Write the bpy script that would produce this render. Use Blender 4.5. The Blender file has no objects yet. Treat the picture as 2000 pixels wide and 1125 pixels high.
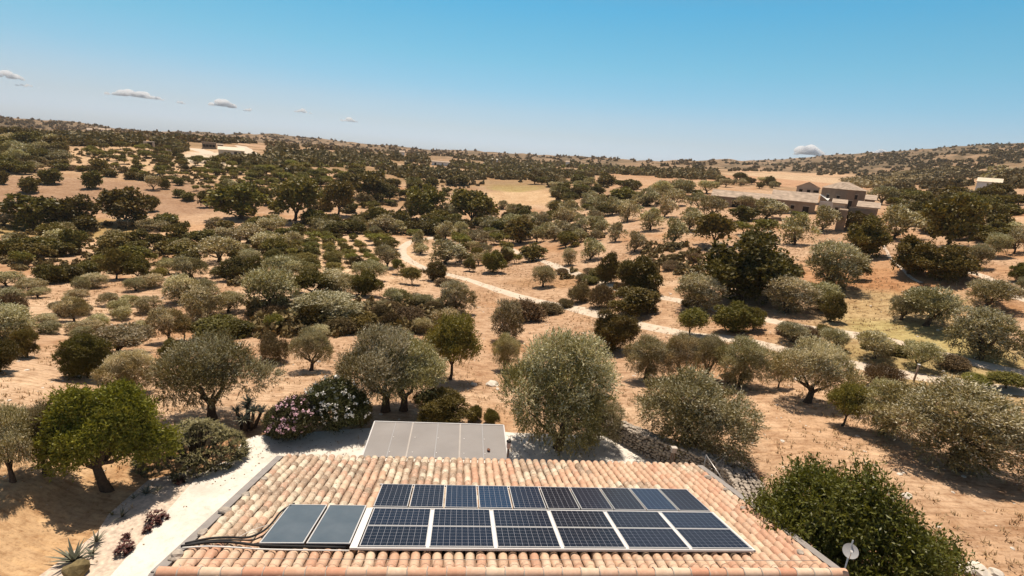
import bpy, math, random
import numpy as np
from mathutils import Vector, Matrix
random.seed(7); RNG = np.random.default_rng(7)
scn = bpy.context.scene
C = scn.collection
R = math.radians

# ------------------------------------------------------------------ camera, sky, sun, exposure
F = 1000.0; PITCH = R(14.33); ROLL = R(4.6); CAMZ = 14.2
def Rx(a): c, s = math.cos(a), math.sin(a); return np.array([[1, 0, 0], [0, c, -s], [0, s, c]])
def Rz(a): c, s = math.cos(a), math.sin(a); return np.array([[c, -s, 0], [s, c, 0], [0, 0, 1]])
CR = Rx(math.pi/2-PITCH) @ Rz(ROLL)
cam_d = bpy.data.cameras.new('camera'); cam = bpy.data.objects.new('camera', cam_d); C.objects.link(cam)
cam_d.sensor_width = 36; cam_d.lens = 36*F/2000; cam_d.clip_start = 0.3; cam_d.clip_end = 60000
M4 = Matrix([list(CR[i])+[(0, 0, CAMZ)[i]] for i in range(3)]+[[0, 0, 0, 1]])
cam.matrix_world = M4
scn.camera = cam
SUN_EL = R(72); SUN_AZ = R(-10)        # azimuth clockwise from +Y
SKYK = .17/.15
w = bpy.data.worlds.new('World'); scn.world = w; w.use_nodes = True
nt = w.node_tree; bg = nt.nodes['Background']
sk = nt.nodes.new('ShaderNodeTexSky'); sk.sky_type = 'NISHITA'; sk.sun_disc = False
sk.sun_elevation = SUN_EL; sk.sun_rotation = SUN_AZ; sk.altitude = 200; sk.air_density = 1.0; sk.dust_density = 0.6; sk.ozone_density = 1.2
# sky grade: warm tint added overhead to brown the shadows, deep cyan below it, pale grey blue at the horizon (by real direction, so it stays put)
gt = nt.nodes.new('ShaderNodeTexCoord'); sx = nt.nodes.new('ShaderNodeSeparateXYZ'); nt.links.new(gt.outputs['Generated'], sx.inputs[0])
rp = nt.nodes.new('ShaderNodeValToRGB'); nt.links.new(sx.outputs['Z'], rp.inputs[0])
def sl(c): return tuple(((v/255+.055)/1.055)**2.4 if v > 10 else v/3294 for v in c)
cur = [(.0,(214,217,176)),(.02,(214,219,178)),(.045,(207,224,196)),(.08,(192,222,209)),(.115,(178,214,213)),(.165,(163,200,211)),(.215,(152,190,206)),(.255,(145,182,202))]
tgt = [(.0,(205,215,221)),(.02,(203,214,221)),(.045,(192,212,224)),(.08,(172,209,229)),(.115,(150,204,230)),(.165,(124,196,227)),(.215,(104,187,224)),(.255,(88,180,222))]
old = [(203,211,214),(200,209,214),(190,206,217),(172,205,224),(150,202,227),(127,194,224),(110,186,221),(96,180,219)]
mea = [(188,194,197),(186,194,198),(177,194,205),(164,191,208),(151,188,209),(129,181,207),(114,173,205),(103,168,202)]
e = rp.color_ramp.elements
while len(e) < 10: e.new(.5)
for i, (c0, t0) in enumerate(zip(cur, tgt)):
    f = [b/a for a, b in zip(sl(c0[1]), sl(t0[1]))]; f = [f[0]*.97, f[1]*1.1, f[2]*.93]
    f = [q*b/a*.889 for q, a, b in zip(f, sl(mea[i]), sl(old[i]))]
    e[i].position = c0[0]; e[i].color = tuple(v/2 for v in f)+(1,)
e[8].position = .5; e[8].color = (.42, .40, .38, 1); e[9].position = 1; e[9].color = (.50, .37, .27, 1)  # unseen upper sky, warmed on purpose so ambient shade turns brown
tc = nt.nodes.new('ShaderNodeMixRGB'); tc.blend_type = 'MULTIPLY'; tc.inputs[0].default_value = 1
nt.links.new(sk.outputs[0], tc.inputs[1]); nt.links.new(rp.outputs[0], tc.inputs[2]); nt.links.new(tc.outputs[0], bg.inputs[0]); bg.inputs[1].default_value = 0.15*SKYK
sd = bpy.data.lights.new('sun', 'SUN'); sd.energy = 5.0; sd.angle = R(0.55); sd.color = (1.0, 0.88, 0.74)
so = bpy.data.objects.new('sun', sd); C.objects.link(so)
sv = Vector((math.sin(SUN_AZ)*math.cos(SUN_EL), math.cos(SUN_AZ)*math.cos(SUN_EL), math.sin(SUN_EL)))
so.rotation_euler = sv.to_track_quat('Z', 'Y').to_euler(); so.location = (0, 0, 60)
scn.view_settings.view_transform = 'Standard'; scn.view_settings.look = 'None'
scn.view_settings.exposure = 0.22; scn.view_settings.gamma = 1
scn.cycles.max_bounces = 16; scn.cycles.diffuse_bounces = 2; scn.cycles.transparent_max_bounces = 4; scn.cycles.volume_bounces = 16

# ------------------------------------------------------------------ camera maths (a pixel of the 2000x1125 photograph to a ray)
def ray(px, py):
    d = CR @ np.array([(px-1000)/F, (562.5-py)/F, -1.0]); return d          # unit depth along view axis
def azi(px, py):
    d = ray(px, py); return math.atan2(d[0], d[1])
def at_dist(px, py, D):          # point on the ray at horizontal distance D
    d = ray(px, py); k = D/math.hypot(d[0], d[1]); return np.array([d[0]*k, d[1]*k, CAMZ+d[2]*k])
def at_z(px, py, z):
    d = ray(px, py); k = (z-CAMZ)/d[2]; return np.array([d[0]*k, d[1]*k, z])

# ------------------------------------------------------------------ numpy value noise
def _h(ix, iy, s):
    n = (ix*374761393+iy*668265263+s*974634777).astype(np.int64)
    n = (n ^ (n >> 13))*1274126177 & 0x7fffffff
    return ((n ^ (n >> 16)) & 0xffff)/65535.0
def vn(x, y, s=0):
    x = np.asarray(x, float); y = np.asarray(y, float)
    ix = np.floor(x).astype(np.int64); iy = np.floor(y).astype(np.int64); fx = x-ix; fy = y-iy
    fx = fx*fx*(3-2*fx); fy = fy*fy*(3-2*fy)
    a = _h(ix, iy, s); b = _h(ix+1, iy, s); c = _h(ix, iy+1, s); d = _h(ix+1, iy+1, s)
    return (a*(1-fx)+b*fx)*(1-fy)+(c*(1-fx)+d*fx)*fy
def fbm(x, y, s=0, o=4):
    t = 0; a = .5; n = 0
    for i in range(o): t = t+a*vn(x*2**i, y*2**i, s+i*17); n += a; a *= .5
    return t/n

# ------------------------------------------------------------------ terrain: heights known at places (column, row seen, metres away)
TAB = {
 -300: [(1125,24),(800,34),(640,60),(520,95),(430,135),(370,170),(300,230),(250,330),(230,500),(222,900),(218,1600),(214,3000)],
 0:    [(1125,19.6),(900,26.6),(760,35),(660,50),(590,68),(520,95),(460,128),(420,155),(370,190),(330,225),(290,300),(268,420),(252,700),(234,1300),(240,3000)],
 250:  [(1100,17.5),(900,22.5),(760,31),(690,40),(620,56),(560,74),(500,100),(450,135),(400,165),(345,215),(310,265),(280,330),(268,450),(263,900),(254,1600),(262,3000)],
 500:  [(860,22),(760,28.5),(690,37),(620,50),(560,66),(500,92),(455,125),(415,155),(370,195),(330,235),(300,310),(285,420),(278,650),(266,1100),(275,3000)],
 750:  [(850,23.2),(760,29.5),(690,38),(620,50),(560,66),(500,92),(455,125),(420,155),(390,185),(350,235),(322,310),(307,450),(297,800),(288,1400),(291,3000)],
 1000: [(850,24),(760,31),(690,40),(620,53),(560,70),(500,98),(460,128),(425,158),(385,205),(352,270),(333,370),(318,560),(306,1200),(312,3000)],
 1250: [(850,25),(760,32),(690,40.5),(620,51),(560,64),(500,83),(460,102),(430,126),(395,165),(370,215),(350,290),(335,420),(322,700),(318,1300),(322,3000)],
 1500: [(900,24),(800,29.5),(720,37),(660,45),(600,56),(550,68),(500,83),(460,100),(425,125),(398,160),(375,230),(345,400),(330,650),(317,1300),(322,3000)],
 1750: [(1050,18.5),(900,24.5),(800,31),(720,38.5),(660,46),(600,56),(550,67),(500,82),(460,102),(430,125),(405,160),(385,230),(360,420),(330,700),(299,1200),(310,3000)],
 2000: [(1125,18),(1000,22),(900,27.5),(800,34),(720,41.5),(660,49),(600,58),(550,68),(500,84),(460,102),(430,125),(385,175),(362,230),(340,420),(315,700),(288,1150),(300,3000)],
 2300: [(1100,19),(900,29),(760,40),(640,54),(550,70),(480,95),(430,130),(390,180),(350,300),(320,600),(285,1150),(300,3000)],
}
kp = []; kz = []
NEARF = {0: .97, 250: 1.09, 500: 1.09, 750: 1.02, 1250: 1.03, 1500: 1.06, 1750: 1.17, 2000: 1.25, 2300: 1.4}
for px_, L in TAB.items():
    for py_, D_ in L:
        D_ = D_*(1+(NEARF.get(px_, 1)-1)*min(1, max(0, (75-D_)/35)))
        p = at_dist(px_, py_, D_); kp.append((math.atan2(p[0], p[1])*2.2, math.log(D_))); kz.append(p[2])
for a in (-70, -100, -140, 180, 140, 100, 72):
    for D_, z_ in ((8, 0), (25, -.5), (60, -2), (150, -2), (400, 8), (1200, 40), (3000, 60)):
        kp.append((R(a)*2.2, math.log(D_))); kz.append(z_)
for a in (-60, -30, 0, 30, 60):
    for D_ in (6, 12): kp.append((R(a)*2.2, math.log(D_))); kz.append(0.0)
kp = np.array(kp); kz = np.array(kz); N_ = len(kz)
def _tps(r2): return np.where(r2 > 1e-12, .5*r2*np.log(np.maximum(r2, 1e-12)), 0)
A_ = np.zeros((N_+3, N_+3)); A_[:N_, :N_] = _tps(((kp[:, None]-kp[None])**2).sum(-1))+np.eye(N_)*2e-3
# far points may be hundreds of metres apart: solve for angle-like height z/D so that near detail is not swamped
kD = np.exp(kp[:, 1])
A_[:N_, N_] = 1; A_[:N_, N_+1:] = kp; A_[N_, :N_] = 1; A_[N_+1:, :N_] = kp.T
SOL = np.linalg.solve(A_, np.concatenate([kz/kD, [0, 0, 0]]))
def tps_eval(q):
    out = np.zeros(len(q))
    for i in range(0, len(q), 20000):
        b = q[i:i+20000]; r2 = ((b[:, None]-kp[None])**2).sum(-1)
        out[i:i+20000] = _tps(r2)@SOL[:N_]+SOL[N_]+b@SOL[N_+1:]
    return out
az_f = np.radians(np.arange(-58, 58.01, .4)); az_b = np.radians(np.arange(62, 298.1, 4.0))
AZ = np.concatenate([az_f, az_b]); NA = len(AZ)
RR = np.concatenate([[1.5, 4], 6*np.exp(np.arange(0, 515)*.0121)]); NR = len(RR)
ga, gr = np.meshgrid(AZ, RR, indexing='ij')
gw = np.where(ga > math.pi, ga-2*math.pi, ga)
zz = tps_eval(np.stack([gw.ravel()*2.2, np.log(np.maximum(gr.ravel(), 6))], 1)).reshape(ga.shape)*gr
gx = gr*np.sin(ga); gy = gr*np.cos(ga)
amp = np.clip((gr-20)/60, 0, 1)
zz += amp*(fbm(gx/14, gy/14, 3)-.5)*1.3+(fbm(gx/2.2, gy/2.2, 9, 3)-.5)*.16*np.clip((gr-14)/20, 0, 1)
zz += np.clip((gr-300)/600, 0, 1)*(fbm(gx/130, gy/130, 21, 4)-.5)*26
# level pad under the house and patio
hx_, hy_ = gx+3.313, gy-10.768; a_ = R(5.75)
pu, pvv = hx_*math.cos(a_)+hy_*math.sin(a_), -hx_*math.sin(a_)+hy_*math.cos(a_)
dd = np.maximum(np.maximum(pu-13.0, -10.5-pu), np.maximum(pvv-12.4, -9.5-pvv))
pad = np.clip(1-dd/3.5, 0, 1); pad = pad*pad*(3-2*pad)
zz = zz*(1-pad)+(-.03)*pad
def ground_z(x, y):
    x = np.atleast_1d(np.asarray(x, float)); y = np.atleast_1d(np.asarray(y, float))
    a = np.arctan2(x, y); r = np.maximum(np.hypot(x, y), 1.6)
    a2 = np.where(a < AZ[0], a+2*math.pi, a)
    ia = np.clip(np.searchsorted(AZ, a2)-1, 0, NA-2); fa = np.clip((a2-AZ[ia])/(AZ[ia+1]-AZ[ia]), 0, 1)
    ir = np.clip(np.searchsorted(RR, r)-1, 0, NR-2); fr = (r-RR[ir])/(RR[ir+1]-RR[ir])
    z = (zz[ia, ir]*(1-fa)+zz[ia+1, ir]*fa)*(1-fr)+(zz[ia, ir+1]*(1-fa)+zz[ia+1, ir+1]*fa)*fr
    return z
def gz(x, y): return float(ground_z(x, y)[0])
def hit(px, py):                 # first place where the sight line meets the terrain
    d = ray(px, py); h = math.hypot(d[0], d[1])
    k = np.exp(np.arange(math.log(8), math.log(2800), .003))/h
    X, Y, Z = d[0]*k, d[1]*k, CAMZ+d[2]*k
    g = ground_z(X, Y); below = np.nonzero(Z < g)[0]
    if len(below) == 0: return None
    i = below[0]
    if i > 0:
        a, b = Z[i-1]-g[i-1], g[i]-Z[i]; t = a/(a+b+1e-9); kk = k[i-1]*(1-t)+k[i]*t
    else: kk = k[i]
    x, y = d[0]*kk, d[1]*kk
    return np.array([x, y, gz(x, y), kk])      # kk = depth along view axis

# ------------------------------------------------------------------ material helpers
def newmat(name):
    m = bpy.data.materials.new(name); m.use_nodes = True
    b = m.node_tree.nodes['Principled BSDF']; return m, m.node_tree, b
def node(t, typ, **kw):
    n = t.nodes.new(typ)
    for k, v in kw.items(): setattr(n, k, v)
    return n
def ramp(t, fac, stops):
    n = node(t, 'ShaderNodeValToRGB'); e = n.color_ramp.elements
    while len(e) < len(stops): e.new(.5)
    for i, (p, c) in enumerate(stops): e[i].position = p; e[i].color = (c[0], c[1], c[2], 1)
    t.links.new(fac, n.inputs[0]); return n.outputs[0]
def noise(t, vec, scale, detail=4, rough=.55):
    n = node(t, 'ShaderNodeTexNoise'); n.inputs['Scale'].default_value = scale; n.inputs['Detail'].default_value = detail; n.inputs['Roughness'].default_value = rough
    if vec: t.links.new(vec, n.inputs['Vector'])
    return n.outputs['Fac']
def mix(t, mode, fac, a, b):
    n = node(t, 'ShaderNodeMixRGB', blend_type=mode)
    for i, v in ((0, fac), (1, a), (2, b)):
        if isinstance(v, (int, float)): n.inputs[i].default_value = v if i == 0 else (v, v, v, 1)
        elif isinstance(v, tuple): n.inputs[i].default_value = (v+(1,))[:4]
        else: t.links.new(v, n.inputs[i])
    return n.outputs[0]
def bump(t, h, strength, dist, b):
    n = node(t, 'ShaderNodeBump'); n.inputs['Strength'].default_value = strength; n.inputs['Distance'].default_value = dist
    t.links.new(h, n.inputs['Height']); t.links.new(n.outputs[0], b.inputs['Normal'])
def plain(name, col, rough=.7, metal=0, var=.12, scale=6.0, spec=.3):
    m, t, b = newmat(name); tcn = node(t, 'ShaderNodeTexCoord')
    f = noise(t, tcn.outputs['Object'], scale, 5)
    c = ramp(t, f, [(.25, tuple(x*(1-var) for x in col)), (.75, tuple(min(1, x*(1+var)) for x in col))])
    t.links.new(c, b.inputs['Base Color']); b.inputs['Roughness'].default_value = rough; b.inputs['Metallic'].default_value = metal
    b.inputs['Specular IOR Level'].default_value = spec
    return m
MAT = {}
# ground: colour of the soil is stored per vertex (soil, dry grass, weeds), fine grain is noise
def ground_mat(name='ground_soil'):
    m, t, b = newmat(name)
    at = node(t, 'ShaderNodeAttribute', attribute_name='soil'); tcn = node(t, 'ShaderNodeTexCoord'); ob = tcn.outputs['Object']
    f1 = noise(t, ob, 1.3, 8, .65); f2 = noise(t, ob, .16, 6, .6); f3 = noise(t, ob, 7.0, 6, .7)
    c = mix(t, 'MULTIPLY', 1.0, at.outputs['Color'], ramp(t, f1, [(.3, (.70, .62, .56)), (.5, (1, 1, 1)), (.75, (1.22, 1.25, 1.28))]))
    c = mix(t, 'MULTIPLY', .8, c, ramp(t, f2, [(.3, (.82, .74, .66)), (.55, (1.02, 1.02, 1.02)), (.75, (1.14, 1.15, 1.15))]))
    c = mix(t, 'MULTIPLY', .75, c, ramp(t, f3, [(.32, (.55, .46, .38)), (.47, (1, 1, 1)), (.72, (1.2, 1.2, 1.2))]))
    v = node(t, 'ShaderNodeTexVoronoi'); v.inputs['Scale'].default_value = 2.4; v.inputs['Randomness'].default_value = 1; t.links.new(ob, v.inputs['Vector'])
    st = ramp(t, v.outputs['Distance'], [(.05, (1, 1, 1)), (.11, (0, 0, 0))])
    f4 = noise(t, ob, .5, 3); sm = ramp(t, f4, [(.52, (0, 0, 0)), (.62, (1, 1, 1))])
    mp = node(t, 'ShaderNodeMapping'); mp.inputs['Scale'].default_value = (.35, 2.6, 1); mp.inputs['Rotation'].default_value = (0, 0, .35); t.links.new(ob, mp.inputs['Vector'])
    f5 = noise(t, mp.outputs[0], 1.6, 6, .7); c = mix(t, 'MULTIPLY', .8, c, ramp(t, f5, [(.34, (.66, .56, .47)), (.5, (1, 1, 1)), (.68, (1.22, 1.2, 1.12))]))
    c = mix(t, 'MIX', mix(t, 'MULTIPLY', 1.0, st, sm), c, (.62, .50, .38))
    t.links.new(c, b.inputs['Base Color']); b.inputs['Roughness'].default_value = .95; b.inputs['Specular IOR Level'].default_value = .1
    bump(t, mix(t, 'ADD', .6, f1, f3), .5, .18, b)
    return m
MAT['ground'] = ground_mat()
MAT['road'] = plain('white_gravel', (.58, .48, .37), .95, var=.16, scale=1.5, spec=.1)
def concrete():
    m, t, b = newmat('pale_concrete'); tcn = node(t, 'ShaderNodeTexCoord'); ob = tcn.outputs['Object']; f1 = noise(t, ob, .45, 6, .65); f2 = noise(t, ob, 3.5, 8, .7); f3 = noise(t, ob, 22, 4, .7)
    c = ramp(t, f1, [(.32, (.56, .51, .44)), (.5, (.68, .635, .565)), (.7, (.73, .69, .62))])
    c = mix(t, 'MULTIPLY', .8, c, ramp(t, f2, [(.3, (.80, .76, .70)), (.48, (1, 1, 1)), (.7, (1.05, 1.05, 1.05))])); c = mix(t, 'MULTIPLY', 1.0, c, ramp(t, f3, [(.30, (.62, .54, .45)), (.37, (1, 1, 1))]))
    t.links.new(c, b.inputs['Base Color']); b.inputs['Roughness'].default_value = .9; b.inputs['Specular IOR Level'].default_value = .1; bump(t, f2, .3, .02, b); return m
MAT['concrete'] = concrete()
MAT['gravel'] = plain('garden_gravel', (.56, .455, .36), .95, var=.35, scale=6, spec=.1)

def leaf_mat(name, base, silver, yellow=(.2, .2, .05), transl=.25, rough=.5, spec=.35):
    m, t, b = newmat(name)
    g = node(t, 'ShaderNodeNewGeometry'); oi = node(t, 'ShaderNodeObjectInfo'); tcn = node(t, 'ShaderNodeTexCoord')
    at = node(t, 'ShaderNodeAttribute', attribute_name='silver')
    c = ramp(t, g.outputs['Random Per Island'], [(0, tuple(x*.62 for x in base)), (.5, base), (1, tuple(x*1.5 for x in base))])
    f = noise(t, tcn.outputs['Object'], .9, 3)
    c = mix(t, 'MIX', ramp(t, f, [(.45, (0, 0, 0)), (.75, (.55, .55, .55))]), c, yellow)
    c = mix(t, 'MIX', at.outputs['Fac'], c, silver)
    hs = node(t, 'ShaderNodeHueSaturation'); t.links.new(c, hs.inputs['Color'])
    mr = node(t, 'ShaderNodeMapRange'); mr.inputs['To Min'].default_value = .72; mr.inputs['To Max'].default_value = 1.3; t.links.new(oi.outputs['Random'], mr.inputs['Value']); t.links.new(mr.outputs[0], hs.inputs['Value'])
    mr2 = node(t, 'ShaderNodeMapRange'); mr2.inputs['To Min'].default_value = .48; mr2.inputs['To Max'].default_value = .515
    mm = node(t, 'ShaderNodeMath', operation='FRACT'); m3 = node(t, 'ShaderNodeMath', operation='MULTIPLY'); m3.inputs[1].default_value = 7.31
    t.links.new(oi.outputs['Random'], m3.inputs[0]); t.links.new(m3.outputs[0], mm.inputs[0]); t.links.new(mm.outputs[0], mr2.inputs['Value']); t.links.new(mr2.outputs[0], hs.inputs['Hue'])
    t.links.new(hs.outputs[0], b.inputs['Base Color']); b.inputs['Roughness'].default_value = rough; b.inputs['Specular IOR Level'].default_value = spec
    tr = node(t, 'ShaderNodeBsdfTranslucent'); t.links.new(mix(t, 'MULTIPLY', 1.0, hs.outputs[0], (1.25, 1.15, .5)), tr.inputs[0])
    ms = node(t, 'ShaderNodeMixShader'); ms.inputs[0].default_value = transl
    out = t.nodes['Material Output']; t.links.new(b.outputs[0], ms.inputs[1]); t.links.new(tr.outputs[0], ms.inputs[2]); t.links.new(ms.outputs[0], out.inputs[0])
    return m
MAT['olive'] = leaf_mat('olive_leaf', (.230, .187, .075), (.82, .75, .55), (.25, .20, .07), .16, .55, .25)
MAT['carob'] = leaf_mat('carob_leaf', (.125, .101, .020), (.21, .175, .05), (.19, .145, .025), .2, .5, .25)
MAT['almond'] = leaf_mat('almond_leaf', (.185, .165, .032), (.28, .25, .08), (.26, .21, .035), .25, .5, .3)
MAT['scrub'] = leaf_mat('scrub_leaf', (.145, .100, .043), (.27, .20, .10), (.22, .155, .055), .10, .6, .2)
MAT['bark'] = plain('bark', (.085, .058, .04), .95, var=.4, scale=9, spec=.1)

# ------------------------------------------------------------------ mesh helpers
def mesh_np(name, V, Fq, mat=None, nside=4, smooth=False):
    V = np.asarray(V, np.float32); Fq = np.asarray(Fq, np.int32)
    me = bpy.data.meshes.new(name); me.vertices.add(len(V)); me.vertices.foreach_set('co', V.ravel())
    nf = len(Fq); me.loops.add(nf*nside); me.polygons.add(nf)
    me.loops.foreach_set('vertex_index', Fq.ravel())
    me.polygons.foreach_set('loop_start', np.arange(0, nf*nside, nside, dtype=np.int32))
    me.polygons.foreach_set('loop_total', np.full(nf, nside, np.int32))
    if smooth: me.polygons.foreach_set('use_smooth', np.ones(nf, bool))
    me.update(calc_edges=True); me.validate()
    if mat: me.materials.append(mat)
    return me
class MB:
    """collects polygons, linked as one mesh object"""
    def __init__(s): s.v = []; s.f = []; s.sm = []
    def add(s, vs, fs, smooth=False):
        o = len(s.v); s.v += [tuple(float(c) for c in p) for p in vs]
        for f in fs: s.f.append(tuple(i+o for i in f)); s.sm.append(smooth)
    def box(s, c, size, rz=0, ex=None, ey=None, ez=None):
        c = np.array(c, float); h = np.array(size, float)/2
        if ex is None:
            ex = np.array([math.cos(rz), math.sin(rz), 0]); ey = np.array([-math.sin(rz), math.cos(rz), 0]); ez = np.array([0, 0, 1.])
        P = [c+ex*h[0]*a+ey*h[1]*b+ez*h[2]*d for d in (-1, 1) for b in (-1, 1) for a in (-1, 1)]
        s.add(P, [(0, 2, 3, 1), (4, 5, 7, 6), (0, 1, 5, 4), (2, 6, 7, 3), (0, 4, 6, 2), (1, 3, 7, 5)])
    def tube(s, pts, rad, n=8, cap=True, smooth=True):
        pts = [np.array(p, float) for p in pts]; vs = []; fs = []
        prev = None
        for i, p in enumerate(pts):
            t = pts[min(i+1, len(pts)-1)]-pts[max(i-1, 0)]; t /= np.linalg.norm(t)+1e-9
            if prev is None:
                a = np.cross(t, [0, 0, 1.]) if abs(t[2]) < .9 else np.cross(t, [1., 0, 0])
            else: a = prev-t*(prev@t)
            a /= np.linalg.norm(a)+1e-9; prev = a; b = np.cross(t, a)
            r = rad[i] if hasattr(rad, '__len__') else rad
            for k in range(n):
                th = 2*math.pi*k/n; vs.append(p+(a*math.cos(th)+b*math.sin(th))*r)
        for i in range(len(pts)-1):
            for k in range(n): k2 = (k+1) % n; fs.append((i*n+k, i*n+k2, (i+1)*n+k2, (i+1)*n+k))
        s.add(vs, fs, smooth)
        if cap:
            o = len(s.v)-len(vs); s.f.append(tuple(o+k for k in range(n))[::-1]); s.sm.append(False)
            e = o+len(vs)-n; s.f.append(tuple(e+k for k in range(n))); s.sm.append(False)
    def prism(s, poly, z0, z1):
        n = len(poly); vs = [(p[0], p[1], z0) for p in poly]+[(p[0], p[1], z1) for p in poly]
        s.add(vs, [tuple(range(n))[::-1], tuple(range(n, 2*n))]+[(i, (i+1) % n, n+(i+1) % n, n+i) for i in range(n)])
    def mesh(s, name, mat):
        me = bpy.data.meshes.new(name); me.from_pydata(s.v, [], s.f); me.polygons.foreach_set('use_smooth', s.sm); me.update()
        if mat: me.materials.append(mat)
        return me
    def build(s, name, mat, parent=None, rel=None):
        me = s.mesh(name, mat)
        if rel is not None:
            a = np.empty(len(me.vertices)*3, np.float32); me.vertices.foreach_get('co', a); a = a.reshape(-1, 3)-np.array(rel, np.float32); me.vertices.foreach_set('co', a.ravel()); me.update()
        return link(name, me, parent)
def link(name, me, parent=None, loc=None):
    o = bpy.data.objects.new(name, me); C.objects.link(o)
    if parent: o.parent = parent
    if loc is not None: o.location = tuple(float(v) for v in loc[:3])
    return o
def tag(o, label=None, cat=None, group=None, kind=None):
    if label: o['label'] = label
    if cat: o['category'] = cat
    if group: o['group'] = group
    if kind: o['kind'] = kind
    return o
def empty(name, loc, rz=0):
    o = bpy.data.objects.new(name, None); C.objects.link(o); o.location = tuple(float(v) for v in loc[:3]); o.rotation_euler = (0, 0, rz); o.empty_display_size = .2; return o
def copy_tree(o, parent=None):
    c = o.copy(); C.objects.link(c); c.parent = parent
    for ch in list(o.children): copy_tree(ch, c)
    return c
_ico = None
def ico():
    global _ico
    if _ico is None:
        import bmesh
        bm = bmesh.new(); bmesh.ops.create_icosphere(bm, subdivisions=2, radius=1)
        _ico = (np.array([v.co[:] for v in bm.verts]), [tuple(v.index for v in f.verts) for f in bm.faces]); bm.free()
    return _ico
_ico1 = None
def ico1():
    global _ico1
    if _ico1 is None:
        import bmesh
        bm = bmesh.new(); bmesh.ops.create_icosphere(bm, subdivisions=1, radius=1)
        _ico1 = (np.array([v.co[:] for v in bm.verts]), [tuple(v.index for v in f.verts) for f in bm.faces]); bm.free()
    return _ico1
def rock(mb, c, r, seed, flat=.7, lo=False):
    V, Fc = ico1() if lo else ico(); rr = random.Random(seed)
    a = np.array([rr.uniform(.75, 1.25), rr.uniform(.75, 1.25), flat*rr.uniform(.8, 1.2)])
    n = 1+.28*(vn(V[:, 0]*1.7+seed*3.1, V[:, 1]*1.7+V[:, 2]*2.3+seed, seed % 97)-.5)*2
    P = V*n[:, None]*a*r; th = rr.uniform(0, 6.28); c_, s_ = math.cos(th), math.sin(th)
    P = np.stack([P[:, 0]*c_-P[:, 1]*s_, P[:, 0]*s_+P[:, 1]*c_, P[:, 2]], 1)+np.array(c)
    mb.add(P, Fc, False)

# ------------------------------------------------------------------ ground mesh with soil colours
def mask_at(px, py, rx, ry, X, Y, soft=.45):      # ellipse of metres round the place seen at px, py; rx across, ry away
    h = hit(px, py)
    if h is None: return 0*X
    a = math.atan2(h[0], h[1]); dx = X-h[0]; dy = Y-h[1]
    u = (dx*math.cos(a)-dy*math.sin(a))/rx; v = (dx*math.sin(a)+dy*math.cos(a))/ry
    d = np.sqrt(u*u+v*v)+(fbm(X/(rx*.35), Y/(rx*.35), 5)-.5)*.7
    return np.clip((1-d)/soft+.5, 0, 1)
def lerp(c, col, m): return c*(1-m[..., None])+np.array(col)*m[..., None]
soil = np.ones(gx.shape+(3,))*np.array([.505, .335, .218])
n1 = fbm(gx/22, gy/22, 40); n2 = fbm(gx/7, gy/7, 50)
soil = lerp(soil, (.58, .405, .27), np.clip((n1-.5)*4, 0, 1))
soil = lerp(soil, (.42, .225, .11), np.clip((n2-.56)*4, 0, .7))
far = np.clip((gr-150)/150, 0, 1)
nf1 = fbm(gx/45, gy/45, 71); nf2 = fbm(gx/12, gy/12, 73)
soil = lerp(soil, (.26, .17, .085), far*np.clip((nf2-.38)*5, 0, .75))
vf = np.clip((gr-420)/300, 0, 1)
soil = lerp(soil, (.27, .19, .125), vf*.55)
soil = lerp(soil, (.17, .125, .075), vf*np.clip((nf1-.47)*6, 0, .7)); nf3 = fbm(gx/16, gy/16, 77); soil = lerp(soil, (.12, .09, .05), vf*np.clip((nf3-.5)*8, 0, .75))
for px_, py_, rx_, ry_, col_, k_ in [
    (120, 375, 42, 24, (.37, .235, .15), 1), (330, 395, 34, 16, (.38, .24, .155), 1), (35, 385, 30, 22, (.37, .235, .15), 1),
    (300, 310, 60, 50, (.58, .40, .25), .9), (420, 335, 30, 25, (.58, .40, .25), .9), (250, 462, 24, 12, (.60, .39, .24), .9),
    (1020, 385, 16, 24, (.58, .40, .24), 1), (1010, 366, 12, 14, (.36, .30, .10), .6), (1230, 352, 42, 30, (.50, .32, .20), 1), (1290, 362, 30, 20, (.52, .33, .20), 1),
    (1480, 352, 90, 60, (.50, .30, .18), 1), (1530, 340, 60, 60, (.56, .38, .24), 1), (1590, 352, 60, 60, (.56, .40, .26), 1),
    (1750, 640, 7, 12, (.46, .35, .18), .7), (1830, 665, 7, 4, (.38, .32, .12), .6), (1700, 540, 9, 5, (.42, .21, .10), .8),
    (1660, 520, 8, 6, (.44, .24, .12), .7), (1300, 530, 6, 5, (.42, .25, .13), .7), (1120, 545, 9, 5, (.40, .24, .13), .7),
    (650, 500, 20, 30, (.66, .47, .31), .8), (790, 500, 12, 12, (.62, .43, .28), .6), (1950, 435, 18, 10, (.56, .38, .24), .8),
    (1900, 418, 20, 7, (.38, .19, .09), .8), (60, 450, 22, 10, (.30, .22, .07), .7), (1560, 800, 5, 5, (.58, .38, .24), .5),
    (100, 1020, 5, 5, (.60, .40, .22), .6), (640, 380, 40, 20, (.34, .22, .12), .6), (880, 350, 60, 30, (.30, .20, .10), .6),
    (1900, 750, 12, 4, (.30, .24, .09), .5), (450, 310, 20, 30, (.72, .62, .50), .8)]:
    soil = lerp(soil, col_, mask_at(px_, py_, rx_, ry_, gx, gy)*k_)
soil = soil*np.array([.90, .915, .90])
Vg = np.stack([gx, gy, zz], -1).reshape(-1, 3)
ia, ir = np.meshgrid(np.arange(NA), np.arange(NR-1), indexing='ij'); ia2 = (ia+1) % NA
Fg = np.stack([ia*NR+ir, ia*NR+ir+1, ia2*NR+ir+1, ia2*NR+ir], -1).reshape(-1, 4)
Fg = Fg[:, ::-1]
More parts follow.
